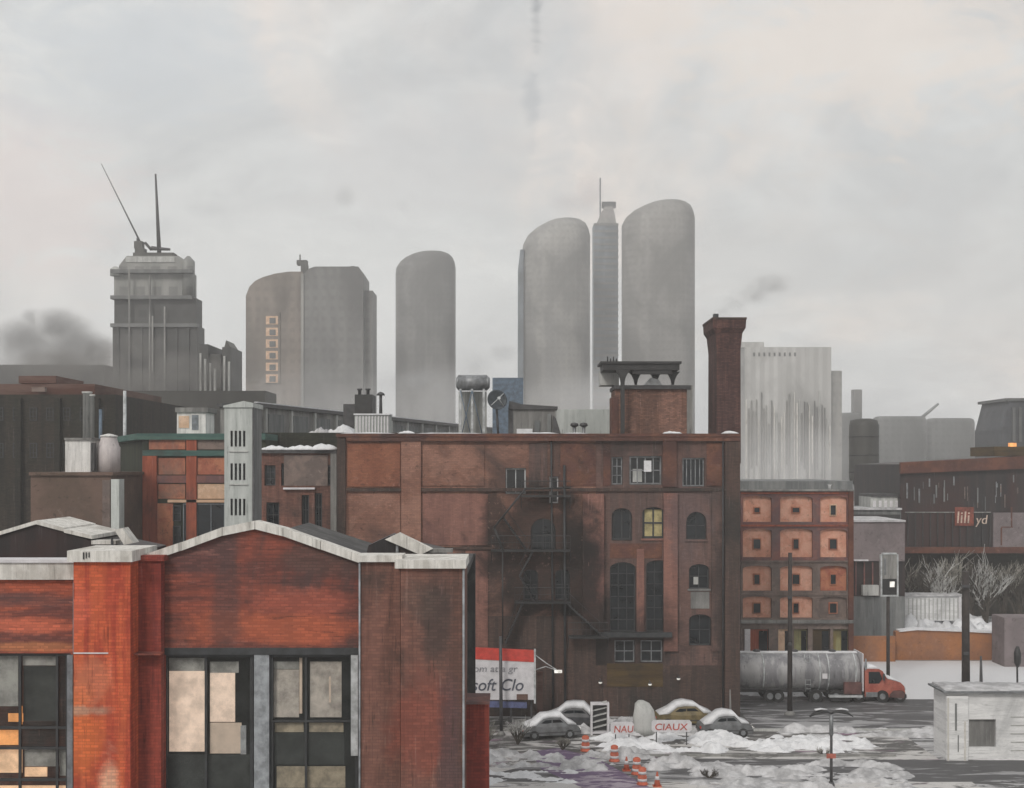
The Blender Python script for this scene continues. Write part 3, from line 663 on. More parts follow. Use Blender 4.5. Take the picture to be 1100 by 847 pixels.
# left half
hl = [H(543, 565, 503, 531), H(590, 600, 512, 541), H(570, 597, 557, 592, 1), H(562, 578, 612, 645, 0.6), H(596, 612, 612, 645, 0.6)]
facade(MB(), PX(362, Y), PX(640, Y), PZ(662, Y), zt, Y, 0.5, hl).build('wall', 'brick_main', b, 'blotchy brown brick wall of the left half')
facade(MB(), PX(362, Y), PX(640, Y), 0, PZ(662.01, Y), Y, 0.5, []).build('wall', 'brick_soot', b, 'sooty lower wall')
# right wing
hr = [H(657, 669, 491, 521), H(676, 711, 490, 521), H(733, 757, 492, 523), H(657, 679, 546, 581, .8), H(690, 714, 545, 579, .5), H(737, 759, 550, 580, 1), H(740, 762, 606, 633, .6),
      H(655, 683, 604, 679, .5), H(694, 722, 602, 679, .4), H(740, 764, 660, 694, .5), H(660, 682, 688, 712), H(688, 712, 688, 712)]
hr = [(h[0], h[1], h[2], h[3], h[4]) for h in hr]
facade(MB(), PX(640, Y), PX(795, Y), PZ(715, Y), zt, Y-0.02, 0.52, hr).build('wall', 'brick_wing', b, 'purplish brown brick wall of the right wing')
facade(MB(), PX(640, Y), PX(795, Y), 0, PZ(715.01, Y), Y-0.02, 0.5, []).build('wall', 'brick_soot', b)
# body behind
m = MB(); xw0, xw1 = PX(362, Y), PX(795, Y)
m.box(xw0, xw0+.4, Y+.5, Y+D, 0, zt-.01).box(xw1-.4, xw1, Y+.5, Y+D, 0, zt-.01).box(xw0+.4, xw1-.4, Y+D-.4, Y+D, 0, zt-.01)
m.build('side_wall', 'brick_soot', b)
MB().box(xw0+.4, xw1-.4, Y+.52, Y+D-.4, zt-0.9, zt-0.6).build('roof', 'roof_felt', b)
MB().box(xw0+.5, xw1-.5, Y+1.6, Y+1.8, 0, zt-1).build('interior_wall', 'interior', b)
# piers, bands and infill panels of real depth
def prow(name, mt, px0, px1, py0, py1, proud=0.22, lab=None): return MB().pbox(px0, px1, py0, py1, Y-proud, proud-0.021).build(name, mt, b, lab)
prow('pier', 'brick_soot', 362, 371, 471, 600, .25); prow('pier', 'brick_main', 431, 452, 471, 700, .28)
prow('pier', 'brick_pier', 626, 649, 531, 682, .34, 'paler pinkish brick pier'); prow('pier', 'brick_pier', 713, 728, 530, 700, .30); prow('pier', 'brick_rust', 712, 727, 470, 523, .30)
prow('pier', 'brick_soot', 779, 795, 471, 770, .30, 'black sooty corner pier'); prow('pier', 'brick_wing', 765, 778, 528, 700, .14); prow('pier', 'brick_pier', 684, 692, 590, 680, .12)
prow('band', 'brick_soot', 372, 795, 524.5, 528, .2); prow('band', 'brick_soot', 452, 530, 588, 590.5, .12); prow('band', 'brick_rust', 655, 711, 584, 600, .06)
prow('band', 'brick_rust', 372, 795, 469.5, 474, .36); prow('ledge', 'frame_black', 642, 722, 680, 685, .7, 'black iron ledge')
prow('infill_panel', 'brick_panel', 373, 430, 476, 523, .10, 'redder brick panel at the upper left'); prow('infill_panel', 'brick_main', 454, 520, 478, 522, .08)
prow('infill_panel', 'brick_main', 375, 430, 531, 640, .09); prow('infill_panel', 'brick_pier', 454, 524, 531, 586, .08); prow('infill_panel', 'brick_pier', 500, 524, 592, 700, .09)
prow('infill_panel', 'brick_rust', 648, 656, 476, 522, .08); prow('infill_panel', 'brick_rust', 759, 778, 476, 522, .1); prow('infill_panel', 'brick_wing', 568, 588, 476, 522, .06)
prow('infill_panel', 'brick_rust', 602, 640, 476, 522, .08)
prow('wall_stain_panel', 'ochre_dark', 652, 712, 713, 738, .07, 'faded ochre painted band'); prow('repair_patch', 'concrete', 742, 762, 636, 654, .05)
MB().pbox(361, 795.5, 466, 469.3, Y-.42, 1.0).build('coping', 'brick_rust', b)
# snow lying along the coping
for k, (p0, p1, h) in enumerate([(366, 425, 1.3), (428, 446, 3.2), (446, 520, 1.2), (560, 600, 1.6), (604, 632, 1), (712, 732, 3), (775, 793, 3)]):
    mm = MB(); n = 8; x0, x1 = PX(p0, Y), PX(p1, Y); hh = MP(h, Y)
    mm.loft([[(x0+(x1-x0)*i/n, Y-.45, zt+.201), (x0+(x1-x0)*i/n, Y+.5, zt+.201), (x0+(x1-x0)*i/n, Y+.25, zt+.2+hh*(math.sin(math.pi*i/n)**.5 if 0<i<n else .1)*random.uniform(.7,1.1)), (x0+(x1-x0)*i/n, Y-.3, zt+.2+hh*(math.sin(math.pi*i/n)**.5 if 0<i<n else .1)*random.uniform(.6,1))] for i in range(n+1)])
    tag(mm.build('snow', 'snow'), 'thin crust of snow along the warehouse parapet', None, None, 'stuff')
yw = Y+0.22
def wn(px0, px1, py0, py1, **k): return window(b, PX(px0, Y)+.02, PX(px1, Y)-.02, PZ(py1, Y)+.02, PZ(py0, Y)-.02, yw, **k)
wn(543, 565, 503, 531, fr='pale_steel', pane='glass_dark', nx=2, nz=1, label='pale grey half-boarded window')
wn(590, 600, 512, 541, fr='sign_white', nx=1, nz=2, label='narrow white window')
wn(570, 597, 557, 592, nx=2, nz=2); wn(562, 578, 612, 645); wn(596, 612, 612, 645); 
wn(657, 669, 491, 521, fr='grey_steel', nx=2, nz=3); wn(676, 711, 490, 521, fr='grey_steel', nx=4, nz=2, fw=.12, label='wide grey window with one white pane')
MB().box(PX(692, Y), PX(700, Y), yw-.02, yw-.004, PZ(507, Y), PZ(495, Y)).build('white_pane', 'snow', b)
MB().box(PX(680, Y), PX(690, Y), yw+.03, yw+.06, PZ(518, Y), PZ(504, Y)).build('curtain', 'concrete_pale', b)
wn(733, 757, 492, 523, fr='grey_steel', nx=5, nz=1, fw=.1); wn(657, 679, 546, 581, nx=2, nz=1, fw=.16)
wn(690, 714, 545, 579, fr='frame_black', pane='win_yellow', nx=2, nz=2, fw=.16, sill='brick_pier', label='arched window with yellowish panes')
wn(737, 759, 550, 580, nx=2, nz=2, sill='brick_wing'); wn(740, 762, 606, 633, nx=2, nz=2, sill='concrete')
MB().pbox(745, 750, 620, 628, yw-.05, .04).build('curtain', 'concrete_pale', b)
wn(655, 683, 604, 679, nx=3, nz=6); wn(694, 722, 602, 679, nx=3, nz=6); wn(740, 764, 660, 694, nx=2, nz=2)
wn(660, 682, 688, 712, nx=2, nz=2, fr='grey_steel'); wn(688, 712, 688, 712, nx=2, nz=2, fr='grey_steel')
# downpipes and wall lamps
MB().tube((PX(592, Y), Y-.2, PZ(468, Y)), (PX(594, Y), Y-.2, PZ(760, Y)), .07).build('downpipe', 'frame_black', b)
MB().tube((PX(606, Y), Y-.25, PZ(500, Y)), (PX(607, Y), Y-.25, PZ(770, Y)), .09).build('downpipe', 'frame_black', b)
MB().tube((PX(776, Y), Y-.25, PZ(474, Y)), (PX(776, Y), Y-.25, PZ(766, Y)), .06).build('downpipe', 'frame_black', b)
for px, py in ((644.5, 731), (697.5, 733), (728, 727)):
    l = MB().tube((PX(px, Y), Y-.02, PZ(py-2, Y)), (PX(px, Y), Y-.4, PZ(py-1, Y)), .03).lathe(PX(px, Y), Y-.42, [(.05, PZ(py-1, Y)), (.16, PZ(py+.5, Y))], 10).build('wall_lamp', 'dark_steel', b)
    MB().lathe(PX(px, Y), Y-.42, [(.05, PZ(py+2.6, Y)), (.13, PZ(py+2, Y)), (.13, PZ(py+.6, Y))], 10).build('bulb', 'lamp_white', l)
# chimney stack
cx0, cx1 = PX(770, 93), PX(795.5, 93)
m = MB(); yc0, yc1 = 93.0, 97.0
def ring(z, g): return [(cx0-g, yc0-g, z), (cx1+g, yc0-g, z), (cx1+g, yc1+g, z), (cx0-g, yc1+g, z)]
zc = PZ(344, 93)
m.loft([ring(zt-2, .02), ring(zc-2.2, 0), ring(zc-1.0, .12), ring(zc-.62, .33), ring(zc, .36)], smooth=False)
ch = m.build('chimney', 'brick_chimney', b, 'tall dark brick chimney stack with a flared top')
MB().box(cx0-.40, cx1+.40, yc0-.40, yc1+.40, zc+.002, zc+.16).build('chimney_cap', 'brick_soot', ch)
MB().box(cx0-.25, cx0+.1, yc0-.2, yc0+.3, zc+.162, zc+.45).build('flue', 'frame_black', ch)
# brick penthouse on the roof
ph = MB().pbox(661, 738, 418, 475, 95, 4).build('penthouse', 'brick_penthouse', b, 'rust-brown brick penthouse on the roof')
MB().pbox(657, 664, 427, 475, 94.8, 2).build('buttress', 'brick_rust', ph)
MB().pbox(738.1, 744, 414, 475, 94.8, 1).build('corner_strip', 'concrete', ph)
MB().pbox(660, 742, 414, 418, 94.7, 4.6).build('coping', 'dark_steel', ph)
m = MB(); m.extr([Pp(692, 414, 94.6), Pp(712, 414, 94.6), Pp(708, 408, 94.6), Pp(700, 405.5, 94.6)], 94.8, 96).build('roof_hatch', 'pale_steel', ph)
# fire escape
fe = MB(); yf = Y-1.25; k = 14.514
def FP(px, py, y): return (PX(px, Y), y, PZ(py, Y))
fe.path([FP(564, 525, yf), FP(531, 566, yf), FP(541, 592, yf)], .08).path([FP(564, 525, yf), FP(612, 524, yf)], .07)
fire = fe.build('fire_escape', 'black_steel', b, 'black iron zigzag fire escape')
for p0, p1, py in ((560, 612, 532), (528, 612, 590), (553, 612, 645), (610, 652, 682)):
    m = MB(); x0, x1 = PX(p0, Y), PX(p1, Y); z = PZ(py, Y)
    for q in range(5): m.box(x0, x1, Y-.35-q*.24, Y-.2-q*.24, z-.03, z)
    m.box(x0, x1, yf-.05, yf+.0, z-.12, z+.02)
    m.path([(x0, yf, z+1.05), (x1, yf, z+1.05)], .03, 5).path([(x0, yf, z+.55), (x1, yf, z+.55)], .02, 5)
    n = int((x1-x0)/.3)
    for q in range(n+1): xx = x0+(x1-x0)*q/n; m.tube((xx, yf, z), (xx, yf, z+1.05), .016, None, 4)
    m.tube((x0, Y-.1, z-1), (x0, yf, z-.03), .03, None, 5).tube((x1, Y-.1, z-1), (x1, yf, z-.03), .03, None, 5)
    m.build('landing', 'black_steel', fire)
for (a0, a1), (c0, c1) in (((572, 592), (558, 618)), ((558, 618), (574, 645)), ((540, 555), (565, 590)), ((606, 645), (646, 682)), ((562, 645), (543, 690))):
    m = MB(); A = Vector(FP(a0, a1, yf+.2)); C = Vector(FP(c0, c1, yf+.2)); o2 = Vector((0, .7, 0))
    m.tube(A, C, .07, None, 5).tube(A+o2, C+o2, .07, None, 5).tube(A+Vector((0,0,.9)), C+Vector((0,0,.9)), .025, None, 5)
    n = max(4, int((A-C).length/.28))
    for q in range(1, n): p = A+(C-A)*q/n; m.box(p.x-.12, p.x+.12, p.y, p.y+.7, p.z-.015, p.z+.015)
    m.build('stair', 'black_steel', fire)
fe = MB().tube(FP(540, 690, yf), FP(540, 590, yf), .05).build('post', 'black_steel', fire)

# steel water tank stand on the roof
b = thing('tank_stand', (PX(695, 94), 94.2, PZ(478, 94)), 'black steel tank stand with bracketed posts on the warehouse roof', 'steel stand')
Yt = 93.6
MB().box(PX(648, Yt), PX(730, Yt), Yt, Yt+3.2, PZ(397.5, Yt), PZ(391, Yt)).box(PX(645, Yt), PX(732, Yt), Yt-.15, Yt+3.4, PZ(391, Yt)+.002, PZ(388.5, Yt)).build('deck', 'black_steel', b)
MB().pbox(680, 722, 397.6, 402, Yt+.1, .4).build('beam', 'black_steel', b)
for px, pb, y in ((669, 478, Yt), (685.5, 412, Yt+1.6), (707, 412, Yt+1.6), (726, 412, Yt+1.6)):
    m = MB(); x = PX(px, Yt); t = MP(4.2 if px == 669 else 2.6, Yt)/2; zt2 = PZ(397.7, Yt)
    m.box(x-t, x+t, y, y+.4, PZ(pb, Yt), zt2-.3)
    m.loft([[(x-t-g, y-.02, z), (x+t+g, y-.02, z), (x+t+g, y+.42, z), (x-t-g, y+.42, z)] for g, z in ((0, zt2-.9), (.06, zt2-.6), (.2, zt2-.3), (.45, zt2-.002))], smooth=False)
    m.build('post', 'black_steel', b)
m = MB()
for q in range(4): x = PX(653+q*3.2, Yt); m.tube((x, Yt+.3, PZ(388.4, Yt)), (x, Yt+.3, PZ(383+q%2*2, Yt)), .05)
m.build('bolt_row', 'black_steel', b)
m = MB(); m.box(PX(652, Yt), PX(652, Yt)+.04, Yt+.5, Yt+2.5, PZ(397, Yt), PZ(378, Yt))
one(MB().pbox(645, 665, 397.8, 414, 96.5, 2), 'louvre_unit', 'concrete_pale', 'pale louvred box behind the black tank stand', 'roof unit')

# left wing
b = thing('grey_annexe_building', (PX(318, 93), 93, 0), 'grimy grey-brown brick annexe with snow on its parapet left of the warehouse', 'building')
Y2 = 93.2; zA = PZ(487, Y2)
hh = [(PX(p0, Y2), PX(p1, Y2), PZ(q1, Y2), PZ(q0, Y2)) for p0, p1, q0, q1 in ((284, 296, 500, 522), (302, 312, 498, 522), (286, 300, 540, 580), (324, 332, 532, 580), (338, 346, 530, 575), (348, 356, 500, 522))]
facade(MB(), PX(270, Y2), PX(361, Y2), 0, zA, Y2, .4, hh).build('wall', 'brick_dim', b)
for h in hh: window(b, h[0]+.02, h[1]-.02, h[2]+.02, h[3]-.02, Y2+.2, nx=2, nz=3)
MB().box(PX(270, Y2), PX(361, Y2), Y2+.45, Y2+12, 0, zA-.5).build('body', 'dark_wall', b)
MB().pbox(355, 361.5, 485, 600, Y2-.25, .24).build('pier', 'concrete', b); MB().pbox(270, 361, 483.5, 487, Y2-.3, .9).build('coping', 'dark_steel', b)
MB().pbox(304, 338, 524, 526, Y2-.3, .3).build('sill', 'sign_white', b)
MB().pbox(305, 352, 489, 522, Y2-.06, .05).build('plaster_patch', 'frame_grey', b)
for k in range(10):
    px = 284+k*7.6; r = random.uniform(.25, .7)
    Z = zA+.25
    tag(MB().lathe(PX(px, Y2), Y2+.2, [(r*1.3, Z-.02), (r*1.15, Z+.12), (r*.7, Z+r*.5), (.05, Z+r*.7)], 9).build('snow', 'snow'), 'lump of snow on the annexe parapet', None, None, 'stuff')

# slim pale render stair tower
Y3 = 80.0
b = thing('slim_stair_tower', (PX(260, Y3), Y3, 0), 'slim pale grey rendered tower with slit windows behind the gable', 'building')
hh = []
for q0, q1 in ((463, 480), (498, 516), (536, 554)):
    for p in (247.5, 252, 256.5, 261): hh.append((PX(p, Y3), PX(p+2.6, Y3), PZ(q1, Y3), PZ(q0, Y3)))
zt3 = PZ(438, Y3)
facade(MB(), PX(241, Y3), PX(271, Y3), 0, zt3, Y3, .3, hh).build('wall', 'grey_render', b)
for h in hh: window(b, h[0]+.01, h[1]-.01, h[2]+.01, h[3]-.01, Y3+.12, nx=1, nz=1, fw=.03)
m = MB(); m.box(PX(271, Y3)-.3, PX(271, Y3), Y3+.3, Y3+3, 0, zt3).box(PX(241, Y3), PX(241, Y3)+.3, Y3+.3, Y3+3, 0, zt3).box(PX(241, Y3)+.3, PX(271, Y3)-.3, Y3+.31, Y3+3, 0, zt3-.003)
m.build('side_wall', 'grey_render_dark', b)  # shaded sides painted in: darker render than on the front
m = MB(); z1 = zt3; m.extr([(PX(240, Y3), z1+.003), (PX(272, Y3), z1+.003), (PX(272, Y3), z1+.3), (PX(262, Y3), z1+.42), (PX(240, Y3), z1-.0+.12)], Y3-.1, Y3+3.2).build('roof', 'grey_render', b)
for q in (484.5, 520): MB().pbox(246, 266, q, q+1.2, Y3-.08, .078).build('sill', 'concrete_pale', b)
MB().tube((PX(272.3, Y3), Y3-.02, zt3), (PX(272.3, Y3), Y3-.02, 3), .06).build('downpipe', 'dark_steel', b)

# teal-and-red building, turned so its dark side faces left
b = thing('teal_cornice_building', (PX(153, 100), 100, 0), 'red panelled block with a teal cornice and a dark green side', 'building')
Y4 = 100.0
AX = PX(153, Y4); BX = PX(246, Y4); CXs = PX(127, 112)
zT = PZ(466, Y4)
m = MB(); m.prism([(AX, Y4+.0), (BX+3, Y4), (BX+3, Y4+14), (CXs-.0, 112)], 0, zT-.5).build('body', 'dark_green', b)
m = MB(); g = .35
m.prism([(AX-g, Y4-g), (BX+3, Y4-g), (BX+3, Y4+14), (CXs-g, 112)], zT-.5+.001, zT).build('cornice', 'teal', b)
def fr(name, mt, p0, p1, q0, q1, pr): return MB().pbox(p0, p1, q0, q1, Y4-pr, pr-.003).build(name, mt, b)
fr('frame_band', 'teal', 153, 246, 484, 490, .3)
fr('corner_pier', 'red_frame', 153, 168, 490, 600, .35); fr('pier', 'red_frame', 200, 211, 470, 600, .25); fr('frame_band', 'frame_maroon', 168, 246, 511, 519, .2); fr('frame_band', 'frame_maroon', 153, 246, 470, 472, .2)
for p0, p1, q0, q1, mt in ((160, 199, 472, 483, 'red_panel'), (212, 244, 472, 483, 'frame_grey'), (170, 199, 492, 510, 'red_panel'), (212, 244, 492, 510, 'red_panel'), (170, 199, 520, 536, 'red_panel'), (212, 244, 520, 536, 'peach')):
    fr('wall_panel', mt, p0, p1, q0, q1, .08)
fr('frame_band', 'peach', 180, 246, 537, 540, .25); fr('wall_panel', 'red_panel', 168, 186, 541, 600, .1)
window(b, PX(197, Y4), PX(242, Y4), PZ(585, Y4), PZ(541, Y4), Y4-.12, nx=3, nz=1, fr='frame_bluegrey')
window(b, PX(186, Y4), PX(195, Y4), PZ(560, Y4), PZ(543, Y4), Y4-.12, nx=1, nz=2)
window(b, PX(186, Y4), PX(195, Y4), PZ(585, Y4), PZ(565, Y4), Y4-.12, nx=1, nz=2)
# rooftop hut
b = thing('rooftop_hut', (PX(205, 106), 106, zT), 'small whitish hut with a peach door panel on the teal-corniced roof', 'roof hut')
Y5 = 105.5
MB().box(PX(190, Y5), PX(221, Y5), Y5, Y5+3, zT, PZ(443, Y5)).build('wall', 'white_paint', b)
MB().pbox(188, 223, 438, 443, Y5-.2, 3.4).build('roof', 'concrete', b)
MB().pbox(192, 203, 447, 460, Y5-.05, .047).build('wall_panel', 'peach', b); MB().pbox(206, 213, 446, 462, Y5-.05, .047).build('door', 'frame_bluegrey', b)

# brown rendered block with white tanks
Y6 = 92.0
b = thing('brown_block', (PX(75, Y6), Y6, 0), 'plain brown rendered block with a pale strip down its right edge', 'building')
zB = PZ(511, Y6)
MB().box(PX(33, Y6), PX(119, Y6), Y6, Y6+9, 0, zB).build('wall', 'brown_render', b)
MB().pbox(31, 121, 507.5, 511, Y6-.2, 9.3).build('coping', 'brown_render', b)
MB().pbox(119.2, 128, 515, 0, Y6-.1, 1.2, 0).build('corner_strip', 'grey_render', b)
MB().pbox(110, 118, 516, 0, Y6-.08, .077, 0).build('wall_stain_panel', 'frame_grey', b)
Y6 = 94.0
b = thing('white_tank_hut', (PX(83, Y6), Y6, zB+.2), 'whitewashed box hut on the roof of the brown block', 'roof hut')
MB().box(PX(70, Y6), PX(97, Y6), Y6, Y6+2.5, zB+.24, PZ(473, Y6)).build('wall', 'white_paint', b)
MB().pbox(69, 98, 470.5, 473, Y6-.15, 2.8).build('roof', 'concrete', b); MB().pbox(97.1, 101, 476, 506, Y6+.2, .5).build('side_strip', 'dark_steel', b)
b = thing('storage_tank', (PX(110, Y6), Y6+1.3, zB+.2), 'pinkish white round tank beside the whitewashed hut', 'tank')
zz = zB+.24
MB().lathe(PX(111, Y6), Y6+1.3, [(.85, zz), (.85, zz+1.9), (.78, zz+2.0), (.62, zz+2.5), (.6, zz+2.7)], 20).build('tank', 'pinkish_tank', b)
MB().lathe(PX(111, Y6), Y6+1.3, [(.66, zz+2.702), (.66, zz+2.8), (.1, zz+2.95)], 20).build('lid', 'white_paint', b)

# big dark warehouse at far left
Y7 = 120.0
b = thing('dark_warehouse', (PX(40, Y7), Y7, 0), 'huge dark brick warehouse block at the left edge with a rust-stained top', 'building')
MB().box(PX(-120, Y7), PX(124, Y7), Y7, Y7+30, 0, PZ(424, Y7)).build('wall', 'dark_wall', b)
for i in range(6): MB().pbox(-110+i*42, -104+i*42, 428, 0, Y7-.5, .48, 0).build('pier', 'dark_wall', b)
MB().box(PX(-120, Y7), PX(98, Y7), Y7+1, Y7+24, PZ(424, Y7)+.003, PZ(412, Y7)).build('upper_storey', 'rust_wall', b)
MB().pbox(20, 60, 404, 412, Y7+4, 8).build('roof_house', 'rust_wall', b); MB().pbox(34, 48, 416, 421, Y7-.1, .6).build('wall_patch', 'frame_grey', b)
for i in range(9):
    window(b, PX(-40+i*18, Y7), PX(-32+i*18, Y7), PZ(452, Y7), PZ(438, Y7), Y7-.08, nx=2, nz=3)
    window(b, PX(-40+i*18, Y7), PX(-32+i*18, Y7), PZ(492, Y7), PZ(476, Y7), Y7-.08, nx=2, nz=3)
for px, top, r in ((91.5, 421, .22), (95, 421, .26), (99, 424, .2)):
    one(MB().lathe(PX(px, 114), 114, [(r, 0), (r, PZ(top+2, 114)), (r*1.4, PZ(top+1.9, 114)), (r*1.4, PZ(top, 114))], 10), 'flue_pipe', 'concrete_pale',
        {91.5: 'leftmost of three pale flue pipes above the whitewashed hut', 95: 'middle and thickest of three pale flue pipes above the whitewashed hut', 99: 'shortest, rightmost of three pale flue pipes above the whitewashed hut'}[px], 'flue pipe', 'flue pipes against the dark warehouse')
for px, top, mt, lb in ((108, 440, 'blue_strip', 'short bluish pipe behind the pinkish tank'), (134, 420, 'pale_steel', 'thin pale mast beside the teal cornice')):
    one(MB().lathe(PX(px, 112), 112, [(.2, 0), (.15, PZ(top, 112))], 8), 'flue_pipe', mt, lb, 'flue pipe')

# ------------------------------------------------------------------ behind the warehouse: long receding roofline
A = (PX(272, 115), 115.0); B = (PX(548, 203), 203.0)
zr0 = PZ(433, 115)
dx, dy = B[0]-A[0], B[1]-A[1]; L = math.hypot(dx, dy); ux, uy = dx/L, dy/L; nx_, ny_ = -uy, ux       # left-hand normal
b = thing('long_factory', (A[0], A[1], 0), 'long grey factory whose roofline recedes behind the warehouse', 'building')
def obox(mb, s0, s1, t0, t1, z0, z1):
    P = lambda s, t, z: (A[0]+ux*s+nx_*t, A[1]+uy*s+ny_*t, z)
    return mb.hexa([P(s0,t0,z0), P(s1,t0,z0), P(s1,t1,z0), P(s0,t1,z0), P(s0,t0,z1), P(s1,t0,z1), P(s1,t1,z1), P(s0,t1,z1)])
obox(MB(), 0, L, 0, 3.4, 0, zr0-.35).build('wall', 'concrete', b)
obox(MB(), -.3, L+.3, -.4, 3.6, zr0-.349, zr0).build('coping', 'dark_steel', b)
obox(MB(), .0, L, -.41, -.1, zr0+.002, zr0+.10).build('snow', 'snow', b)
obox(MB(), 0.05, .9, -.12, -.003, zr0-3.2, zr0-.4).build('corner_strip', 'peach', b)
for i in range(16):
    s = 3+i*5.6
    obox(MB(), s, s+3.4, -.1, -.003, zr0-3.0, zr0-.9).build('window', 'grey_render_dark', b)
    obox(MB(), s-.9, s-.5, -.25, -.003, 0, zr0-.4).build('pier', 'concrete_pale', b)
obox(MB(), 0, L, -.3, -.003, zr0-5.2, zr0-4.6).build('ledge', 'dark_steel', b)

def rb(name, px0, px1, q0, q1, Y, d, mt, label, cat='roof unit', group=None, zb=None):
    m = MB().pbox(px0, px1, q0, q1, Y, d, zb)
    return one(m, name, mt, label, cat, group)
# rooftop kit standing on the warehouse roof behind its parapet (roof level z = zt-0.6)
ZR = zt - 0.6
def roofthing(name, px, Y, label, cat): return thing(name, (PX(px, Y), Y, ZR), label, cat)
b = roofthing('cooling_unit', 399, 96, 'ribbed pale grey cooling unit near the left end of the warehouse roof', 'cooling unit')
MB().box(PX(381, 96), PX(418, 96), 96, 98, ZR, PZ(446, 96)).build('casing', 'grey_render', b)
m = MB()
for i in range(11): x = PX(383+i*3.3, 96); m.box(x, x+.09, 95.9, 95.997, ZR+.2, PZ(447, 96))
m.build('fins', 'sign_white', b)
MB().box(PX(380, 96), PX(419, 96), 95.85, 98.1, PZ(446, 96)+.002, PZ(444.6, 96)).build('lid', 'snow', b)
b = thing('roof_plant_box', (PX(391, 118), 119, zr0), 'black boxy plant room with stub vents on the long factory roof', 'plant room')
Yb = 119.0
MB().box(PX(381, Yb), PX(400, Yb), Yb, Yb+3, zr0-2, PZ(424, Yb)).build('wall', 'black_steel', b)
MB().box(PX(368, Yb), PX(380.8, Yb), Yb+.5, Yb+3, zr0-2, PZ(434, Yb)).build('side_box', 'dark_steel', b)
for p in (385, 394): MB().lathe(PX(p, Yb), Yb+1, [(.16, PZ(424, Yb)), (.16, PZ(419, Yb)), (.26, PZ(418.5, Yb)), (.26, PZ(417, Yb))], 8).build('vent_pipe', 'dark_steel', b)
b = thing('mushroom_vent', (PX(409, 117), 117, zr0), 'thin dark roof vent right of the black plant room', 'roof vent')
MB().lathe(PX(409, 117), 117, [(.2, zr0-3), (.14, PZ(430, 117)), (.14, PZ(424, 117))], 10).build('pipe', 'dark_steel', b); MB().lathe(PX(409, 117), 117, [(.42, PZ(425, 117)), (.3, PZ(422.5, 117)), (.02, PZ(421, 117))], 10).build('cap', 'dark_steel', b)

# horizontal tank on legs, round dish and blue-grey hut
b = thing('drum_tank', (PX(507, 98), 98, ZR), 'grey horizontal drum tank raised on pale legs above the warehouse parapet', 'tank')
xa, xb, zc_, r_ = PX(489, 98), PX(525, 98), PZ(411, 98), MP(8.5, 98)
m = MB(); m.tube((xa+.25, 98.5, zc_), (xb-.15, 98.5, zc_), r_, r_, 20).tube((xb-.15, 98.5, zc_), (xb+.08, 98.5, zc_), r_, r_*.6, 20).tube((xa+.25, 98.5, zc_), (xa+.05, 98.5, zc_), r_, r_*.6, 20); m.build('drum', 'grey_steel', b)
for x in (xa+.4, (xa+xb)/2, xb-.4):
    MB().box(x-.09, x+.09, 98.1, 98.3, ZR, zc_-r_*.8).box(x-.09, x+.09, 98.7, 98.9, ZR, zc_-r_*.8).build('leg', 'pale_steel', b)
m = MB(); m.tube((xa+.4, 98.05, ZR+.4), ((xa+xb)/2, 98.05, zc_-r_), .035).tube(((xa+xb)/2, 98.05, ZR+.4), (xa+.4, 98.05, zc_-r_), .035).tube((xb-.4, 98.05, ZR+.4), ((xa+xb)/2, 98.05, zc_-r_), .035); m.build('brace', 'blue_strip', b)
MB().box(xa+.2, xb-.2, 99.6, 100, ZR, zc_-r_*1.0).build('back_screen', 'concrete_pale', b)
b = thing('satellite_dish', (PX(533, 96), 96, ZR), 'dark round satellite dish tilted beside the drum tank', 'satellite dish')
c = Vector((PX(533, 96), 96, PZ(430.5, 96))); ax = Vector((.30, -.93, .2)).normalized(); u = ax.orthogonal().normalized(); vv = ax.cross(u); rr = MP(11, 96)
rings = []
for t in (0.02, .3, .6, .85, 1.0): rings.append([c + ax*(.38*rr*t*t) + (u*math.cos(2*math.pi*i/28)+vv*math.sin(2*math.pi*i/28))*rr*t for i in range(28)])
for t in (1.0, .85, .6, .3, 0.02): rings.append([c + ax*(.38*rr*t*t-.05) + (u*math.cos(2*math.pi*i/28)+vv*math.sin(2*math.pi*i/28))*rr*t for i in range(28)])
MB().loft(rings).build('bowl', 'dish_dark', b)
foc = c+ax*rr*.8
MB().tube(c+u*rr*.9+ax*.3, foc, .04).tube(c-u*rr*.9+ax*.3, foc, .04).tube(c+vv*rr*.9+ax*.3, foc, .04).tube(foc, foc+ax*.15, .13).build('feed_arm', 'pale_steel', b)
MB().tube((c.x+.2, c.y+.3, ZR), (c.x, c.y+.15, c.z), .09).build('mast', 'dark_steel', b)
rb('blue_hut', 529, 562, 406, 460, 150, 10, 'blue_strip', 'hazy bluish block behind the satellite dish', 'building', zb=0)
b = roofthing('roof_shed', 573, 97, 'grey weathered roof shed with a dark top edge behind the fire escape wall', 'roof shed')
MB().box(PX(551, 97), PX(597, 97), 97, 100, ZR, PZ(438, 97)).build('wall', 'concrete', b)
MB().extr([Pp(546, 440, 97), Pp(599, 440, 97), Pp(599, 437, 97), Pp(560, 434.5, 97), Pp(547, 431, 97)], 96.8, 100.2).build('roof', 'dark_steel', b)
MB().box(PX(546, 97), PX(550.9, 97), 96.9, 98, ZR, PZ(440.2, 97)).build('post', 'dark_steel', b)
for p0, p1, q0 in ((574, 580, 452), (588, 592, 445)): MB().box(PX(p0, 97), PX(p1, 97), 96.85, 96.997, ZR, PZ(q0, 97)).build('door', 'grey_render_dark', b)
MB().extr([(PX(594, 97), ZR), (PX(606, 97), ZR), (PX(597, 97), PZ(450, 97)), (PX(594, 97), PZ(447, 97))], 96.4, 96.84).build('prop', 'dark_steel', b)
MB().box(PX(555, 97), PX(572, 97), 96.7, 96.99, ZR, PZ(461, 97)).build('snow', 'snow', b)
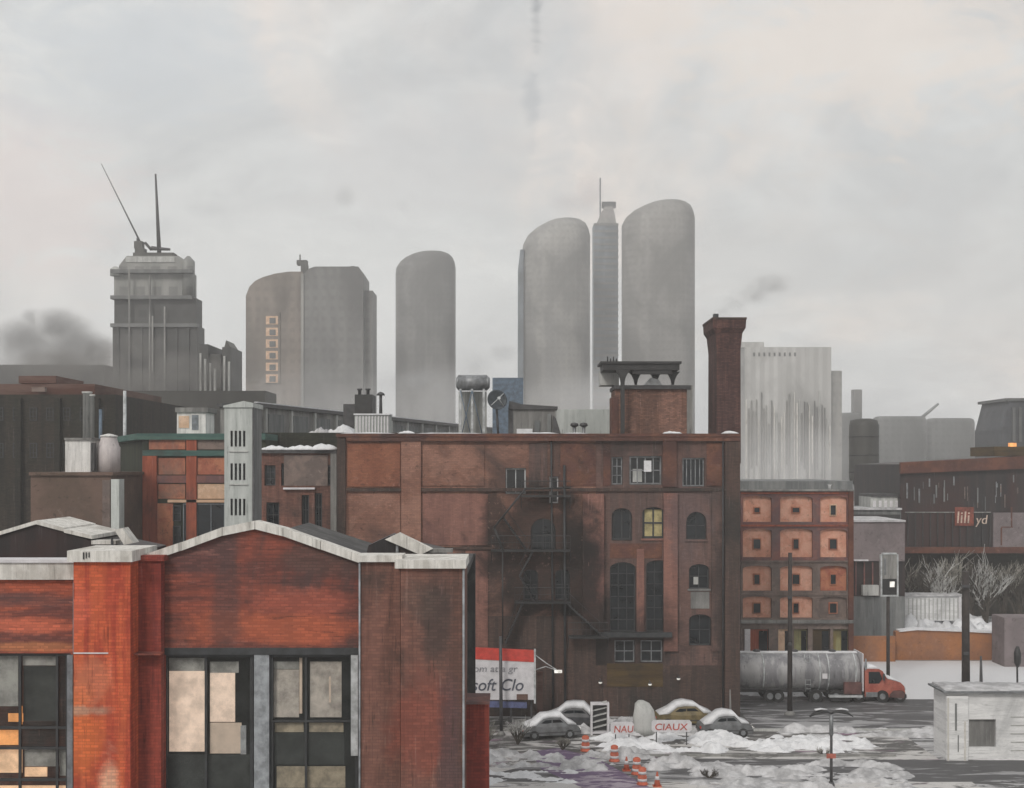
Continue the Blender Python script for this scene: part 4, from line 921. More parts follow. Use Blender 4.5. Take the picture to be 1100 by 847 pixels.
for px, r, lb in ((617, .5, 'left one of two little dark turbine vents on the warehouse roof'), (627, .5, 'right one of two little dark turbine vents on the warehouse roof')):
    b = roofthing('turbine_vent', px, 98, lb, 'roof vent'); b['group'] = 'turbine vents'
    MB().lathe(PX(px, 98), 98, [(.14, ZR), (.14, PZ(459, 98))], 8).build('pipe', 'grey_steel', b)
    MB().lathe(PX(px, 98), 98, [(.16, PZ(459, 98)), (.34, PZ(457.5, 98)), (.28, PZ(455, 98)), (.05, PZ(454, 98))], 12).build('cap', 'dark_steel', b)
rb('parapet_block', 598, 655, 440, 470, 104, 4, 'grey_render', 'plain grey roof housing left of the brick penthouse', 'roof housing', zb=ZR-3)
for i, (p0, p1, q, mt) in enumerate(((330, 352, 458, 'snow_dirty'), (352, 378, 455, 'snow'), (420, 446, 462, 'snow_dirty'))):
    m = MB(); Yq = 106; x0, x1 = PX(p0, Yq), PX(p1, Yq); zz0 = 20.0; n = 10
    m.loft([[(x0+(x1-x0)*j/n, Yq, zz0-4), (x0+(x1-x0)*j/n, Yq+3, zz0-4), (x0+(x1-x0)*j/n, Yq+2, PZ(q, Yq)-abs(j-n/2)*.12*random.uniform(.4, 1.6)), (x0+(x1-x0)*j/n, Yq+.5, PZ(q, Yq)-.2-abs(j-n/2)*.14*random.uniform(.4, 1.6))] for j in range(n+1)])
    m2 = tag(m.build('snow', mt), 'heap of snow on the low roofs behind the annexe', None, None, 'stuff')
rb('low_roof_block', 277, 450, 465, 0, 105, 9.5, 'dark_wall', 'low dark block filling the gap between annexe and long factory', 'building', zb=0)

# ------------------------------------------------------------------ far towers
def loft_tower(name, prof, Y, dr, mt, label, cat='tower', e=2.6, n=40):
    """tower of superellipse plan; prof = (py, pxl, pxr) from bottom row to top row"""
    m = MB(); rings = []; Y = Y*1.5
    for py, l, r in prof:
        x0, x1 = PX(l, Y), PX(r, Y); a = max((x1-x0)/2, .05); cx = (x0+x1)/2
        z = 0 if py is None else PZ(py, Y); bd = a*dr
        rings.append([(cx + a*math.copysign(abs(math.cos(t))**(2/e), math.cos(t)), Y+dr*20 + bd*math.copysign(abs(math.sin(t))**(2/e), math.sin(t)), z) for t in [2*math.pi*i/n for i in range(n)]])
    m.loft(rings, smooth=True)
    return one(m, name, mt, label, cat)
loft_tower('round_tower', [(None, 422, 488), (290, 422, 488), (283, 423, 488), (277, 427, 487), (272, 433, 485), (268, 441, 481), (265.5, 449, 475), (264.5, 455, 468)], 430, .8, 'tower_c', 'hazy grey round-topped tower standing alone between the twin blocks and the pair of tall towers', e=2.4)
loft_tower('round_tower', [(None, 561, 636), (268, 561, 636), (258, 562, 636), (248, 567, 636), (240, 576, 634), (234, 586, 631), (230, 595, 625), (228.5, 602, 618)], 430, .8, 'tower_a', 'tall grey round-topped tower beside the blue-grey spired tower, left of the tallest pair', e=2.4)
loft_tower('round_tower', [(None, 671, 751), (236, 671, 751), (228, 675, 751), (221, 683, 749.5), (215, 694, 747), (211, 704, 742), (208.8, 712, 736)], 410, .8, 'tower_b', 'tallest grey round-topped tower, right behind the black tank stand', e=2.4)
MB_ = MB(); 
loft_tower('tower_side_slab', [(None, 556, 563), (285, 556.5, 563), (262, 559, 563.5)], 424, .9, 'tower_blue', 'narrow slate blue slab standing for the darker left side of the left tall tower', 'tower', e=6)  # the tower's darker side, painted blue on a separate slab
b = thing('spired_tower', (PX(650, 700), 700, 0), 'blue-grey striped tower with a mast, between the two tall round-topped towers', 'tower')
Yc = 700
MB().box(PX(638, Yc), PX(664, Yc), Yc, Yc+14, 0, PZ(240, Yc)).build('shaft', 'tower_blue', b)
m = MB()
for i in range(40): m.box(PX(638, Yc)-.2, PX(664, Yc)+.2, Yc-.25, Yc-.01, 10+i*3.7, 11.2+i*3.7)
m.build('floor_bands', 'tower_c', b)
m = MB(); m.loft([[(PX(l, Yc), Yc, PZ(q, Yc)), (PX(r2_, Yc), Yc, PZ(q, Yc)), (PX(r2_, Yc), Yc+8, PZ(q, Yc)), (PX(l, Yc), Yc+8, PZ(q, Yc))] for q, l, r2_ in ((239.9, 641, 662), (228, 646, 660), (222, 650, 658))], smooth=False); m.build('crown', 'tower_a', b)
MB().box(PX(644.5, Yc), PX(646, Yc), Yc+3, Yc+4, PZ(240, Yc), PZ(190, Yc)).build('mast', 'tower_blue', b)
MB().box(PX(647, Yc), PX(662, Yc), Yc+2, Yc+6, PZ(222, Yc)+.02, PZ(216, Yc)).build('cap', 'block_navy', b)
# left twin blocks
b = thing('stepped_block', (PX(330, 430), 430, 0), 'hazy pair of joined office blocks, the left one rounded with a column of peach windows', 'office block')
Yg = 430
m = MB(); prof = [(None, 264), (318, 264), (308, 268), (302, 274), (298, 282), (294, 296), (292, 310)]
m.loft([[(PX(l, Yg), Yg, 0 if q is None else PZ(q, Yg)), (PX(325, Yg), Yg, 0 if q is None else PZ(q, Yg)), (PX(325, Yg), Yg+9, 0 if q is None else PZ(q, Yg)), (PX(l, Yg), Yg+9, 0 if q is None else PZ(q, Yg))] for q, l in prof], smooth=False)
m.build('left_block', 'tower_brown', b)
MB().extr([(PX(326.5, Yg), 0), (PX(391, Yg), 0), Pp(391, 296, Yg), Pp(386, 288, Yg), Pp(340, 288, Yg), Pp(334, 290, Yg), Pp(326.5, 297, Yg)], Yg-3, Yg+16).build('right_block', 'tower_c', b)
MB().box(PX(325.1, Yg), PX(328, Yg), Yg-3.6, Yg-3.1, 0, PZ(296, Yg)).build('corner_strip', 'tower_a', b)
MB().box(PX(391.1, Yg), PX(400, Yg), Yg+1, Yg+14, 0, PZ(312, Yg)).build('side_block', 'tower_c', b)
MB().box(PX(284, Yg), PX(301, Yg), Yg-.5, Yg-.02, PZ(412, Yg), PZ(336, Yg)).build('window_bay', 'tower_brown', b)
for i in range(6):
    wq = MB().box(PX(286, Yg), PX(299, Yg), Yg-.7, Yg-.52, PZ(349+i*12.5, Yg), PZ(340+i*12.5, Yg)).build('window', 'peach', b)
    MB().box(PX(290, Yg), PX(296.5, Yg), Yg-.85, Yg-.72, PZ(348+i*12.5, Yg), PZ(342+i*12.5, Yg)).build('pane', 'block_mid', wq)
MB().box(PX(322, Yg), PX(329, Yg), Yg+2, Yg+5, PZ(298, Yg), PZ(283, Yg)).box(PX(317, Yg), PX(328, Yg), Yg+3, Yg+6, PZ(283, Yg)+.02, PZ(278, Yg)).box(PX(320, Yg), PX(321, Yg), Yg+3, Yg+4, PZ(278, Yg), PZ(272, Yg)).build('roof_house', 'block_dark', b)
MB().box(PX(376, Yg), PX(380, Yg), Yg+2, Yg+5, PZ(288, Yg), PZ(285, Yg)).build('roof_house', 'block_dark', b)

# old stepped tower with crane
b = thing('old_stepped_tower', (PX(166, 300), 300, 0), 'dark stepped stone tower with a pale top band and a rooftop mast', 'tower')
Yo = 300
MB().box(PX(121, Yo), PX(212, Yo), Yo, Yo+7, 0, PZ(350, Yo)).build('base', 'tower_old', b)
MB().box(PX(122, Yo), PX(210, Yo), Yo+.5, Yo+6.5, PZ(350, Yo)+.01, PZ(320, Yo)).build('shaft', 'tower_old', b)
MB().box(PX(121, Yo), PX(204, Yo), Yo+1, Yo+6.3, PZ(320, Yo)+.01, PZ(292, Yo)).build('upper_shaft', 'tower_old_top', b)
MB().extr([Pp(124, 291.9, Yo), Pp(202, 291.9, Yo), Pp(200, 282, Yo), Pp(190, 274, Yo), Pp(134, 274, Yo), Pp(126, 284, Yo)], Yo+1.5, Yo+6).build('crown', 'tower_old_top', b)
MB().box(PX(133, Yo), PX(186, Yo), Yo+1.3, Yo+2, PZ(281, Yo), PZ(275, Yo)).build('parapet_band', 'concrete_pale', b)
MB().box(PX(140, Yo), PX(184, Yo), Yo+2, Yo+5.5, PZ(274, Yo), PZ(270, Yo)).build('roof', 'block_dark', b)
m = MB()
for i in range(7): x = PX(126+i*12.6, Yo); m.box(x, x+.5, Yo-.5, Yo-.02, 0, PZ(352, Yo))
m.build('piers', 'tower_old', b)
for px, q0, q1 in ((139, 290, 430), (161, 296, 420), (164, 340, 400), (177, 330, 430)): MB().box(PX(px, Yo), PX(px+1.6, Yo), Yo-.9, Yo-.52, PZ(q1, Yo), PZ(q0, Yo)).build('pale_strip', 'concrete', b)
m = MB()
for q in (350, 320, 292): m.box(PX(119.5, Yo), PX(213 if q == 350 else 207, Yo), Yo-.8, Yo+1.2, PZ(q, Yo)-.4, PZ(q-2, Yo))
m.build('cornice', 'block_mid', b)
MB().lathe(PX(122.5, Yo), Yo+1, [(1.3, PZ(296, Yo)), (1.3, PZ(289, Yo)), (.5, PZ(286, Yo))], 10).build('turret', 'concrete_pale', b)
MB().lathe(PX(200, Yo), Yo+2, [(1.6, PZ(318, Yo)), (1.6, PZ(280, Yo)), (.4, PZ(274, Yo))], 10).build('turret', 'tower_old_top', b)
zt5 = PZ(270, Yo)
MB().tube((PX(166, Yo), Yo+4, zt5), (PX(162, Yo), Yo+4, PZ(183, Yo)), .55, .22, 8).build('mast', 'dark_steel', b)
b = thing('rooftop_crane', (PX(146, Yo), Yo+4, zt5), 'rooftop crane with a long jib leaning left above the old tower', 'crane')
x = PX(146, Yo)
MB().box(x-1.2, x+1.2, Yo+3, Yo+5, zt5+.02, zt5+1.2).box(x-1.4, x+.6, Yo+3, Yo+5, zt5+1.202, zt5+3.0).build('cab', 'block_dark', b)
MB().tube((x, Yo+4, zt5+2.6), (PX(103, Yo), Yo+4, PZ(172, Yo)), .26, .10, 6).build('jib', 'tower_c', b)
m = MB(); m.tube((x+1, Yo+4, zt5+2.8), (x+2.6, Yo+4, zt5+1.0), .35).tube((x+2.6, Yo+4, zt5+1.4), (x+7.2, Yo+4, zt5+1.1), .55, .3).tube((x-.6, Yo+4, zt5+3), (x-.9, Yo+4, zt5+4), .5, .2); m.build('counterweight', 'dark_steel', b)
for i, (p0, p1, q, mt) in enumerate(((213, 224, 370, 'tower_old'), (222, 236, 380, 'block_dark'), (236, 246, 372, 'tower_old'))):
    b = thing('dark_midrise', (PX(p0, 240), 240, 0), ['narrow dark block touching the old stepped tower', 'lower dark block between its two taller neighbours right of the old tower', 'dark block with a pointed roof corner, right of the old tower'][i], 'building', 'dark blocks right of the old stepped tower')
    MB().box(PX(p0, 240), PX(p1-.4, 240), 240+i, 252, 0, PZ(q, 240)).build('wall', mt, b)
    for k in range(2): xx = p0+2+k*5; MB().box(PX(xx, 240), PX(xx+2, 240), 239.4+i, 239.98+i, PZ(455, 240), PZ(q+10+k*6, 240)).build('pale_strip', 'concrete_pale', b)
MB().extr([Pp(237, 371.9, 240), Pp(244, 371.9, 240), Pp(239, 364, 240)], 243, 250).build('roof_point', 'block_dark', b)
one(MB().box(PX(105, 170), PX(285, 170), 170, 178, 0, PZ(420, 170)), 'dark_terrace', 'block_dark', 'low dark terrace at the foot of the old stepped tower', 'building')
one(MB().box(PX(-60, 330), PX(112, 330), 330, 350, 0, PZ(392, 330)), 'hazy_block', 'tower_old', 'broad smoky block above the dark warehouse', 'building')

# right: pale slab and low hazy blocks
b = thing('pale_slab_block', (PX(845, 440), 440, 0), 'wide pale grey slab block with rain-streaked vertical ribs', 'office block')
Yp = 440
MB().box(PX(800, Yp), PX(893, Yp), Yp, Yp+16, 0, PZ(373, Yp)).build('wall', 'slab_pale', b)
MB().box(PX(798, Yp), PX(822, Yp), Yp+2, Yp+14, PZ(373, Yp)+.01, PZ(367, Yp)).build('roof_house', 'slab_pale', b)
MB().box(PX(893.2, Yp), PX(906, Yp), Yp+2, Yp+16, 0, PZ(398, Yp)).build('side_block', 'tower_a', b)
rs = random.Random(3)
for i in range(34):
    p = 801+i*2.72; q0 = rs.uniform(420, 460); q1 = rs.uniform(495, 530)
    MB().box(PX(p, Yp), PX(p+rs.uniform(.6, 1.3), Yp), Yp-.6, Yp-.02, PZ(q1, Yp), PZ(q0, Yp)).build('rib', rs.choice(['concrete_pale', 'tower_a', 'tower_c', 'tower_b', 'stone_white']), b)
m = MB()
for i in range(9): MB().box(PX(809+i*5.5, Yp), PX(811+i*5.5, Yp), Yp-.1, Yp-.02, PZ(383, Yp), PZ(379, Yp)).build('top_window', 'block_mid', b)
def block(name, p0, p1, q, Y, d, mt, label, e=9, extra=None):
    o = loft_tower(name, [(None, p0, p1), (q+5, p0, p1), (q+1.5, p0+1, p1-1), (q, p0+4, p1-4)], Y, .35, mt, label, 'building', e=e, n=32); return o
block('hazy_block', 905, 929, 443, 420, 10, 'block_mid', 'grey block right of the pale slab, half hidden by the tall water tank')
one(MB().box(PX(920, 640), PX(929, 640), 645, 650, 0, PZ(418, 640)), 'hazy_block', 'tower_c', 'faint narrow tower rising above the tall water tank', 'building')
b = thing('water_tower', (PX(928, 200), 200, 0), 'tall dark oblong water tank on a single stem', 'water tower')
Yt2 = 200; xc = PX(928, Yt2)
r_ = MP(15.5, Yt2)
MB().lathe(xc, Yt2, [(r_*.55, PZ(523, Yt2)), (r_*.95, PZ(517, Yt2)), (r_, PZ(512, Yt2)), (r_, PZ(458, Yt2)), (r_*.92, PZ(452, Yt2)), (r_*.5, PZ(450, Yt2))], 28).build('tank', 'block_dark', b)
MB().lathe(xc, Yt2, [(.7, 0), (.7, PZ(523.2, Yt2))], 12).build('stem', 'dark_steel', b)
MB().tube((xc+r_+.1, Yt2, PZ(516, Yt2)), (xc+r_+.1, Yt2, PZ(456, Yt2)), .08).build('ladder', 'grey_steel', b)
m = MB(); 
for q in (470, 490, 508): m.lathe(xc, Yt2, [(r_+.01, PZ(q, Yt2)), (r_+.07, PZ(q, Yt2)+.02), (r_+.07, PZ(q-1.2, Yt2)), (r_+.01, PZ(q-1.3, Yt2))], 28)
m.build('hoop', 'black_steel', b)
block('hazy_block', 943, 999, 447, 400, 10, 'block_mid', 'broad hazy block with chamfered roof right of the water tank', 5)
block('hazy_block', 1000, 1051, 449, 410, 10, 'block_mid', 'broad hazy block with streaky face, one from the right end of the skyline', 6)
block('hazy_block', 1046, 1086, 462, 420, 10, 'block_mid', 'low hazy block beside the dark tower at the right edge')
one(MB().tube((PX(990, 610), 610, PZ(449, 610)), (PX(1008, 610), 610, PZ(434, 610)), .9, .6), 'slanting_mast', 'grey_steel', 'short slanting mast on the hazy chamfered block', 'mast')
b = thing('navy_tower', (PX(1090, 260), 260, 0), 'dark bluish tower cut by the right edge of the picture', 'tower')
MB().extr([(PX(1076, 260), 0), (PX(1135, 260), 0), Pp(1135, 431, 260), Pp(1084, 431, 260), Pp(1076, 462, 260)], 260, 275).build('wall', 'block_navy', b)
MB().box(PX(1080, 260), PX(1136, 260), 259.5, 275.5, PZ(431, 260)+.01, PZ(428, 260)).build('cornice', 'block_mid', b)
for i in range(4): MB().box(PX(1087+i*7, 260), PX(1090+i*7, 260), 259.6, 259.98, PZ(475, 260), PZ(438, 260)).build('window_strip', 'block_mid', b)

# ------------------------------------------------------------------ orange-panelled block
Y8 = 112.0
b = thing('orange_panel_block', (PX(858, Y8), Y8, 0), 'four-storey maroon block with orange square panels behind the tanker', 'building')
px0, px1 = 796, 916
cells = []
rows = [(533, 561), (568, 599), (608, 635), (641, 664)]; cols = [(798, 829), (838, 873), (881, 910)]
hh = [(PX(c0, Y8), PX(c1, Y8), PZ(r1, Y8), PZ(r0, Y8), .28) for r0, r1 in rows for c0, c1 in cols]
gf = [(PX(a, Y8), PX(c, Y8), PZ(706, Y8), PZ(676, Y8)) for a, c in ((803, 826), (836, 850), (853, 868), (873, 892), (895, 912))]
zs8 = PZ(604, Y8); z8t = PZ(528, Y8)
facade(MB(), PX(px0, Y8), PX(px1, Y8), zs8, z8t, Y8, .45, hh[:6]).build('wall', 'frame_maroon', b)
facade(MB(), PX(px0, Y8), PX(px1, Y8), PZ(668, Y8), zs8-.003, Y8, .45, hh[6:]).build('wall', 'frame_grey', b, 'greyer lower storeys')
facade(MB(), PX(px0, Y8), PX(px1, Y8), 0, PZ(668, Y8)-.003, Y8, .45, gf).build('wall', 'frame_grey', b)
k = 0
for r0, r1 in rows:
    for c0, c1 in cols:
        h = hh[k]; k += 1
        mt = 'plaster_orange'
        if r0 > 600 and c0 > 870: mt = 'red_panel' if r0 < 640 else 'frame_grey'
        MB().box(h[0]-.05, h[1]+.05, Y8+.3, Y8+.44, h[2]-.05, h[3]+.05).build('infill_panel', mt, b)
        cx = (h[0]+h[1])/2; cz = (h[2]+h[3])/2 - .1; ww = .22 if k % 2 else .30; hw = .42 if c0 > 870 or r0 > 560 else .2
        w_ = MB(); w_.box(cx-ww-.1, cx+ww+.1, Y8+.18, Y8+.297, cz-hw-.1, cz+hw+.1)
        wd = w_.build('window', 'peach' if (c0 > 870 and r0 < 560) else 'red_panel', b)
        MB().box(cx-ww, cx+ww, Y8+.12, Y8+.177, cz-hw, cz+hw).build('pane', 'glass_dark', wd)
for h, mt, nm in zip(gf, ('red_frame', 'peach', 'green_yellow', 'ochre_dark', 'green_yellow'), ('door', 'shutter', 'shutter', 'shopfront', 'shopfront')):
    MB().box(h[0]+.05, h[1]-.05, Y8+.25, Y8+.3, h[2]+.02, h[3]-.05).build(nm, mt, b)
    MB().box(h[0]+(h[1]-h[0])*.55, h[1]-.1, Y8+.2, Y8+.247, h[2]+.1, h[3]-.2).build('dark_pane', 'glass_dark', b)
MB().pbox(796, 917, 666.5, 670, Y8-.35, .34).build('ledge', 'concrete', b); MB().pbox(796, 915, 700, 703, Y8-.2, .19).build('ledge', 'stone_white', b)
for q in (529, 564, 602.5, 638): MB().pbox(796, 916, q, q+1.8, Y8-.12, .118).build('band', 'red_frame' if q < 600 else 'frame_grey', b)
MB().pbox(911.5, 917, 528, 703, Y8-.2, .19).build('pier', 'fascia_red', b)
MB().box(PX(px0, Y8), PX(px1, Y8), Y8+.46, Y8+14, 0, z8t-.4).build('body', 'frame_maroon', b)
MB().pbox(795, 918, 526, 528, Y8-.3, 1.0).build('coping', 'concrete', b)
MB().pbox(800, 806, 704, 676, Y8-.15, .14).build('door_frame', 'sign_white', b)
MB().lathe(PX(892, Y8), Y8+.3, [(.12, PZ(526, Y8)), (.12, PZ(522, Y8)), (.2, PZ(521, Y8))], 8).build('vent_pipe', 'snow', b)
# flat roofs behind
one(MB().pbox(797, 916, 517, 0, 140, 18, 0), 'flat_roof_block', 'grey_render_dark', 'bluish grey flat-roofed block just above the orange-panelled block', 'building')
b = thing('snowy_roof_block', (PX(940, 150), 150, 0), 'grey block with stepped snowy roofs beneath the water tank', 'building')
MB().pbox(915, 968, 548, 0, 148, 16, 0).build('wall', 'grey_render_dark', b); MB().pbox(935, 966, 534, 548, 150, 5).build('roof_house', 'concrete_pale', b)
MB().pbox(936, 967, 531, 534, 149.8, 5.4).build('roof', 'dark_steel', b); MB().pbox(914, 969, 546, 548, 147.7, 6).build('coping', 'snow_dirty', b)
m = MB()
for i in range(5): m.pbox(938+i*6, 941+i*6, 538, 545, 149.9, .09)
m.build('louvre', 'sign_white', b)
MB().pbox(915, 967, 553, 557, 147.6, .38).build('ledge', 'black_steel', b)
b = thing('mauve_block', (PX(940, 130), 130, 0), 'plain mauve-grey low block with a dark glazed band beneath', 'building')
MB().pbox(916, 972, 561, 603, 130, 10).build('wall', 'mauve', b); MB().pbox(915, 973, 559, 561, 129.8, 10.3).build('coping', 'snow_dirty', b)
MB().pbox(916, 972, 603.2, 641, 130.4, 9).build('glazed_band', 'dark_panel', b); MB().pbox(916, 972, 641.2, 0, 130, 10, 0).build('lower_wall', 'grey_render_dark', b)
for i in range(5): MB().pbox(919+i*9, 920.2+i*9, 604, 640, 130.2, .19).build('mullion', 'frame_maroon', b)
MB().pbox(927, 944, 629, 640, 129.5, .6).build('awning', 'concrete_pale', b); MB().pbox(918, 933, 601.5, 603, 129.6, .38).build('ledge', 'sign_white', b)

# dark pavilion at right
Y9 = 149.0
b = thing('dark_pavilion', (PX(1035, Y9), Y9, 0), 'dark glazed building with a rust-red fascia and orange lettering at the right', 'building')
S9 = lambda q: PZ(q, Y9)
MB().extr([Pp(967, 594, Y9), Pp(1140, 594, Y9), Pp(1140, 489, Y9), Pp(967, 499, Y9)], Y9, Y9+20).build('wall', 'dark_panel', b)
MB().extr([Pp(966, 509, Y9), Pp(1141, 502, Y9), Pp(1141, 488, Y9), Pp(966, 497, Y9)], Y9-.6, Y9-.01).build('fascia', 'fascia_red', b)
MB().pbox(967, 1140, 588, 594.5, Y9-.5, .48).build('base_band', 'fascia_red', b)
MB().pbox(1067, 1140, 551, 588, Y9-.3, .28).build('wall_panel', 'mauve', b, 'plain grey panel with thin rust lines')
MB().pbox(1086, 1087.5, 545, 566, Y9-.34, .03).pbox(1076, 1088, 566, 567, Y9-.34, .03).pbox(1075, 1076.5, 567, 586, Y9-.34, .03).build('rust_line', 'fascia_red', b)
m = MB(); rs = random.Random(5)
for i in range(26):
    p = rs.uniform(970, 1098); q = rs.uniform(512, 535); MB().pbox(p, p+rs.uniform(.4, 1.6), q-rs.uniform(1, 5), q+rs.uniform(3, 14), Y9-.12+i*.001, .05).build('curtain_strip', rs.choice(['grey_steel', 'frame_grey', 'grey_render_dark']), b)
MB().extr([Pp(972, 551, Y9), Pp(1064, 551, Y9), Pp(1064, 550, Y9), Pp(972, 550, Y9)], Y9-.2, Y9-.05).build('rail', 'concrete', b)
for i in range(12): MB().pbox(975+i*8, 976+i*8, 551, 588, Y9-.2, .1).build('mullion', 'black_steel', b)
MB().box(PX(970, Y9), PX(1138, Y9), Y9+3, Y9+19, 0, S9(594.2)).build('base_wall', 'dark_wall', b)
MB().pbox(1068, 1140, 480, 490, Y9+4, 8).build('roof_house', 'ochre_dark', b); MB().pbox(1085, 1092, 476, 480, Y9+5, .6).build('lamp', 'lit_orange', b)  # small glowing box added for an ochre highlight, no lamp on this roof
MB().pbox(1026, 1046, 545, 565, Y9-.3, .09).build('sign_panel', 'neon_orange', b)

def text(parent, name, s, px, py, Y, hpx, mat, shear=0, ext=.01, sx=1.0, bold=0.0):
    cu = bpy.data.curves.new(name, 'FONT'); cu.body = s; cu.size = MP(hpx, Y)*1.38; cu.extrude = ext; cu.shear = shear; cu.offset = bold
    t = bpy.data.objects.new(name, cu); COL.objects.link(t)
    bpy.context.view_layer.update()
    me = bpy.data.meshes.new_from_object(t.evaluated_get(bpy.context.evaluated_depsgraph_get()))
    bpy.data.objects.remove(t); bpy.data.curves.remove(cu)
    me.materials.clear(); me.materials.append(MATS[mat])
    org = Vector((0,0,0)); q = parent
    while q is not None: org += Vector(q.location); q = q.parent
    M = Matrix.Translation(Vector((PX(px, Y), Y, PZ(py, Y))) - org) @ Matrix.Rotation(R(90), 4, 'X') @ Matrix.Diagonal((sx, 1, 1, 1))
    me.transform(M)
    o = bpy.data.objects.new(name, me); COL.objects.link(o); o.parent = parent
    return o

text(b, 'lettering', 'lili', 1027, 562, Y9-.33, 13, 'neon_white', .08, .03, .95)
text(b, 'lettering', 'yd', 1048, 563, Y9-.33, 10, 'neon_white', .15, .03, .95)

# orange wall, trailer and other right-side pieces
b = thing('rust_wall', (PX(1010, 118), 118, 0), 'long rusty orange wall between two snowfields', 'wall')
MB().extr([(PX(962.3, 118), 0), (PX(1096, 118), 0), Pp(1096, 682, 118), Pp(1040, 679, 118), Pp(985, 677, 118), Pp(962.3, 679, 118)], 118, 118.8).build('wall', 'ochre_rust', b)
MB().extr([Pp(966, 679, 117.9), Pp(985, 677, 117.9), Pp(1040, 679, 117.9), Pp(1096, 682, 117.9), Pp(1096, 680.2, 117.9), Pp(1040, 677, 117.9), Pp(985, 675.4, 117.9), Pp(966, 677.4, 117.9)][::1], 117.8, 118.95).build('snow_cap', 'snow', b)
one(MB().pbox(917, 962, 684, 0, 117, .5, 0), 'rust_wall', 'ochre_rust', 'short rust-brown wall behind the red truck cab', 'wall')
one(MB().pbox(1079, 1130, 664, 0, 114, 3, 0), 'pinkish_shed', 'mauve', 'pinkish grey shed at the right end of the rusty wall', 'shed')
b = thing('site_trailer', (PX(1000, 138), 138, 0), 'white weathered site trailer in the snow beneath the dark building', 'trailer')
MB().pbox(965, 1033, 641, 667, 138, 2.0).build('body', 'shed_white', b); MB().pbox(964, 1034.5, 639, 641, 137.8, 2.4).build('roof', 'snow_dirty', b)
m = MB()
for i in range(15): m.pbox(967+i*4.4, 968+i*4.4, 643, 666, 137.94, .05)
m.build('ribs', 'concrete_pale', b)
MB().pbox(1030, 1032.5, 641, 668, 137.85, .1).build('corner_strip', 'sign_white', b)
for p in (975, 1022): MB().tube((PX(p, 138), 138.2, .45), (PX(p, 138), 138.5, .45), .45, .45, 14).build('wheel', 'tyre', b)

# sign board on pole
Ys = 105.0
b = thing('pole_sign', (PX(955, Ys), Ys, 0), 'pale upright sign box on a dark pole with a black panel at its foot', 'sign')
MB().tube((PX(955, Ys), Ys+.25, 0), (PX(955, Ys), Ys+.25, PZ(641, Ys)), .16, .14, 10).build('pole', 'pole_wood', b)
m = MB(); m.box(PX(946, Ys), PX(947.8, Ys), Ys, Ys+.4, PZ(641, Ys), PZ(596, Ys)).box(PX(963.5, Ys), PX(965.3, Ys), Ys, Ys+.4, PZ(641, Ys), PZ(596, Ys)).box(PX(947.8, Ys), PX(963.5, Ys), Ys, Ys+.4, PZ(595.9, Ys), PZ(594.3, Ys)).box(PX(947.8, Ys), PX(963.5, Ys), Ys, Ys+.4, PZ(641, Ys), PZ(639.5, Ys))
m.build('frame', 'pale_steel', b)
MB().pbox(948, 963.3, 596, 622, Ys+.05, .3).build('panel', 'concrete', b); MB().pbox(948, 963.3, 622.2, 639, Ys+.05, .3).build('panel', 'black_steel', b)
MB().pbox(956, 961, 625, 631, Ys+.0, .045).build('lamp', 'lamp_white', b)
MB().pbox(949.5, 952, 600, 618, Ys+.02, .028).build('mark', 'grey_steel', b)

# poles
def pole(px, top, base, r0, r1, label, mt='pole_wood', extras=None):
    Y = GY(base); b = thing('utility_pole', (PX(px, Y), Y, 0), label, 'pole')
    MB().tube((PX(px, Y), Y, 0), (PX(px, Y)+random.uniform(-.06, .06), Y, PZ(top, Y)), r0, r1, 12).build('pole', mt, b)
    if extras:
        for q, s in extras: MB().box(PX(px, Y)-s, PX(px, Y)+s*.3, Y-r0-.16, Y-r0+.0, PZ(q+3, Y), PZ(q, Y)).build('bracket', 'dark_steel', b)
    MB().lathe(PX(px, Y), Y, [(r0*2.3, 0.0), (r0*2.0, .12), (r0*1.1, .3)], 10).build('base', 'concrete', b)
    return b, Y
pole(848.5, 594, 768, .20, .14, 'tall thin dark pole standing in front of the tanker', extras=[(640, .22), (690, .18)])
pole(1037.5, 614, 752, .33, .27, 'thickest dark pole, behind the white shed at the right', extras=[(628, .5), (700, .3)])
pole(1054, 705, 745, .16, .08, 'short dark tapered post beside the thickest pole', 'dark_steel')
pole(538.5, 684, 790, .13, .11, 'thin grey pole crossing the red and white billboard', 'dark_steel')
b, Yq = pole(1093, 695, 745, .08, .07, 'slim dark post with a bulky box head near the right edge', 'black_steel')
MB().lathe(PX(1093, Yq), Yq, [(.1, PZ(717, Yq)), (.28, PZ(712, Yq)), (.3, PZ(702, Yq)), (.12, PZ(694.6, Yq))], 10).build('head', 'black_steel', b)
b, Yq = pole(785, 741, 783, .12, .03, 'little pale spiky post at the right foot of the warehouse', 'concrete')
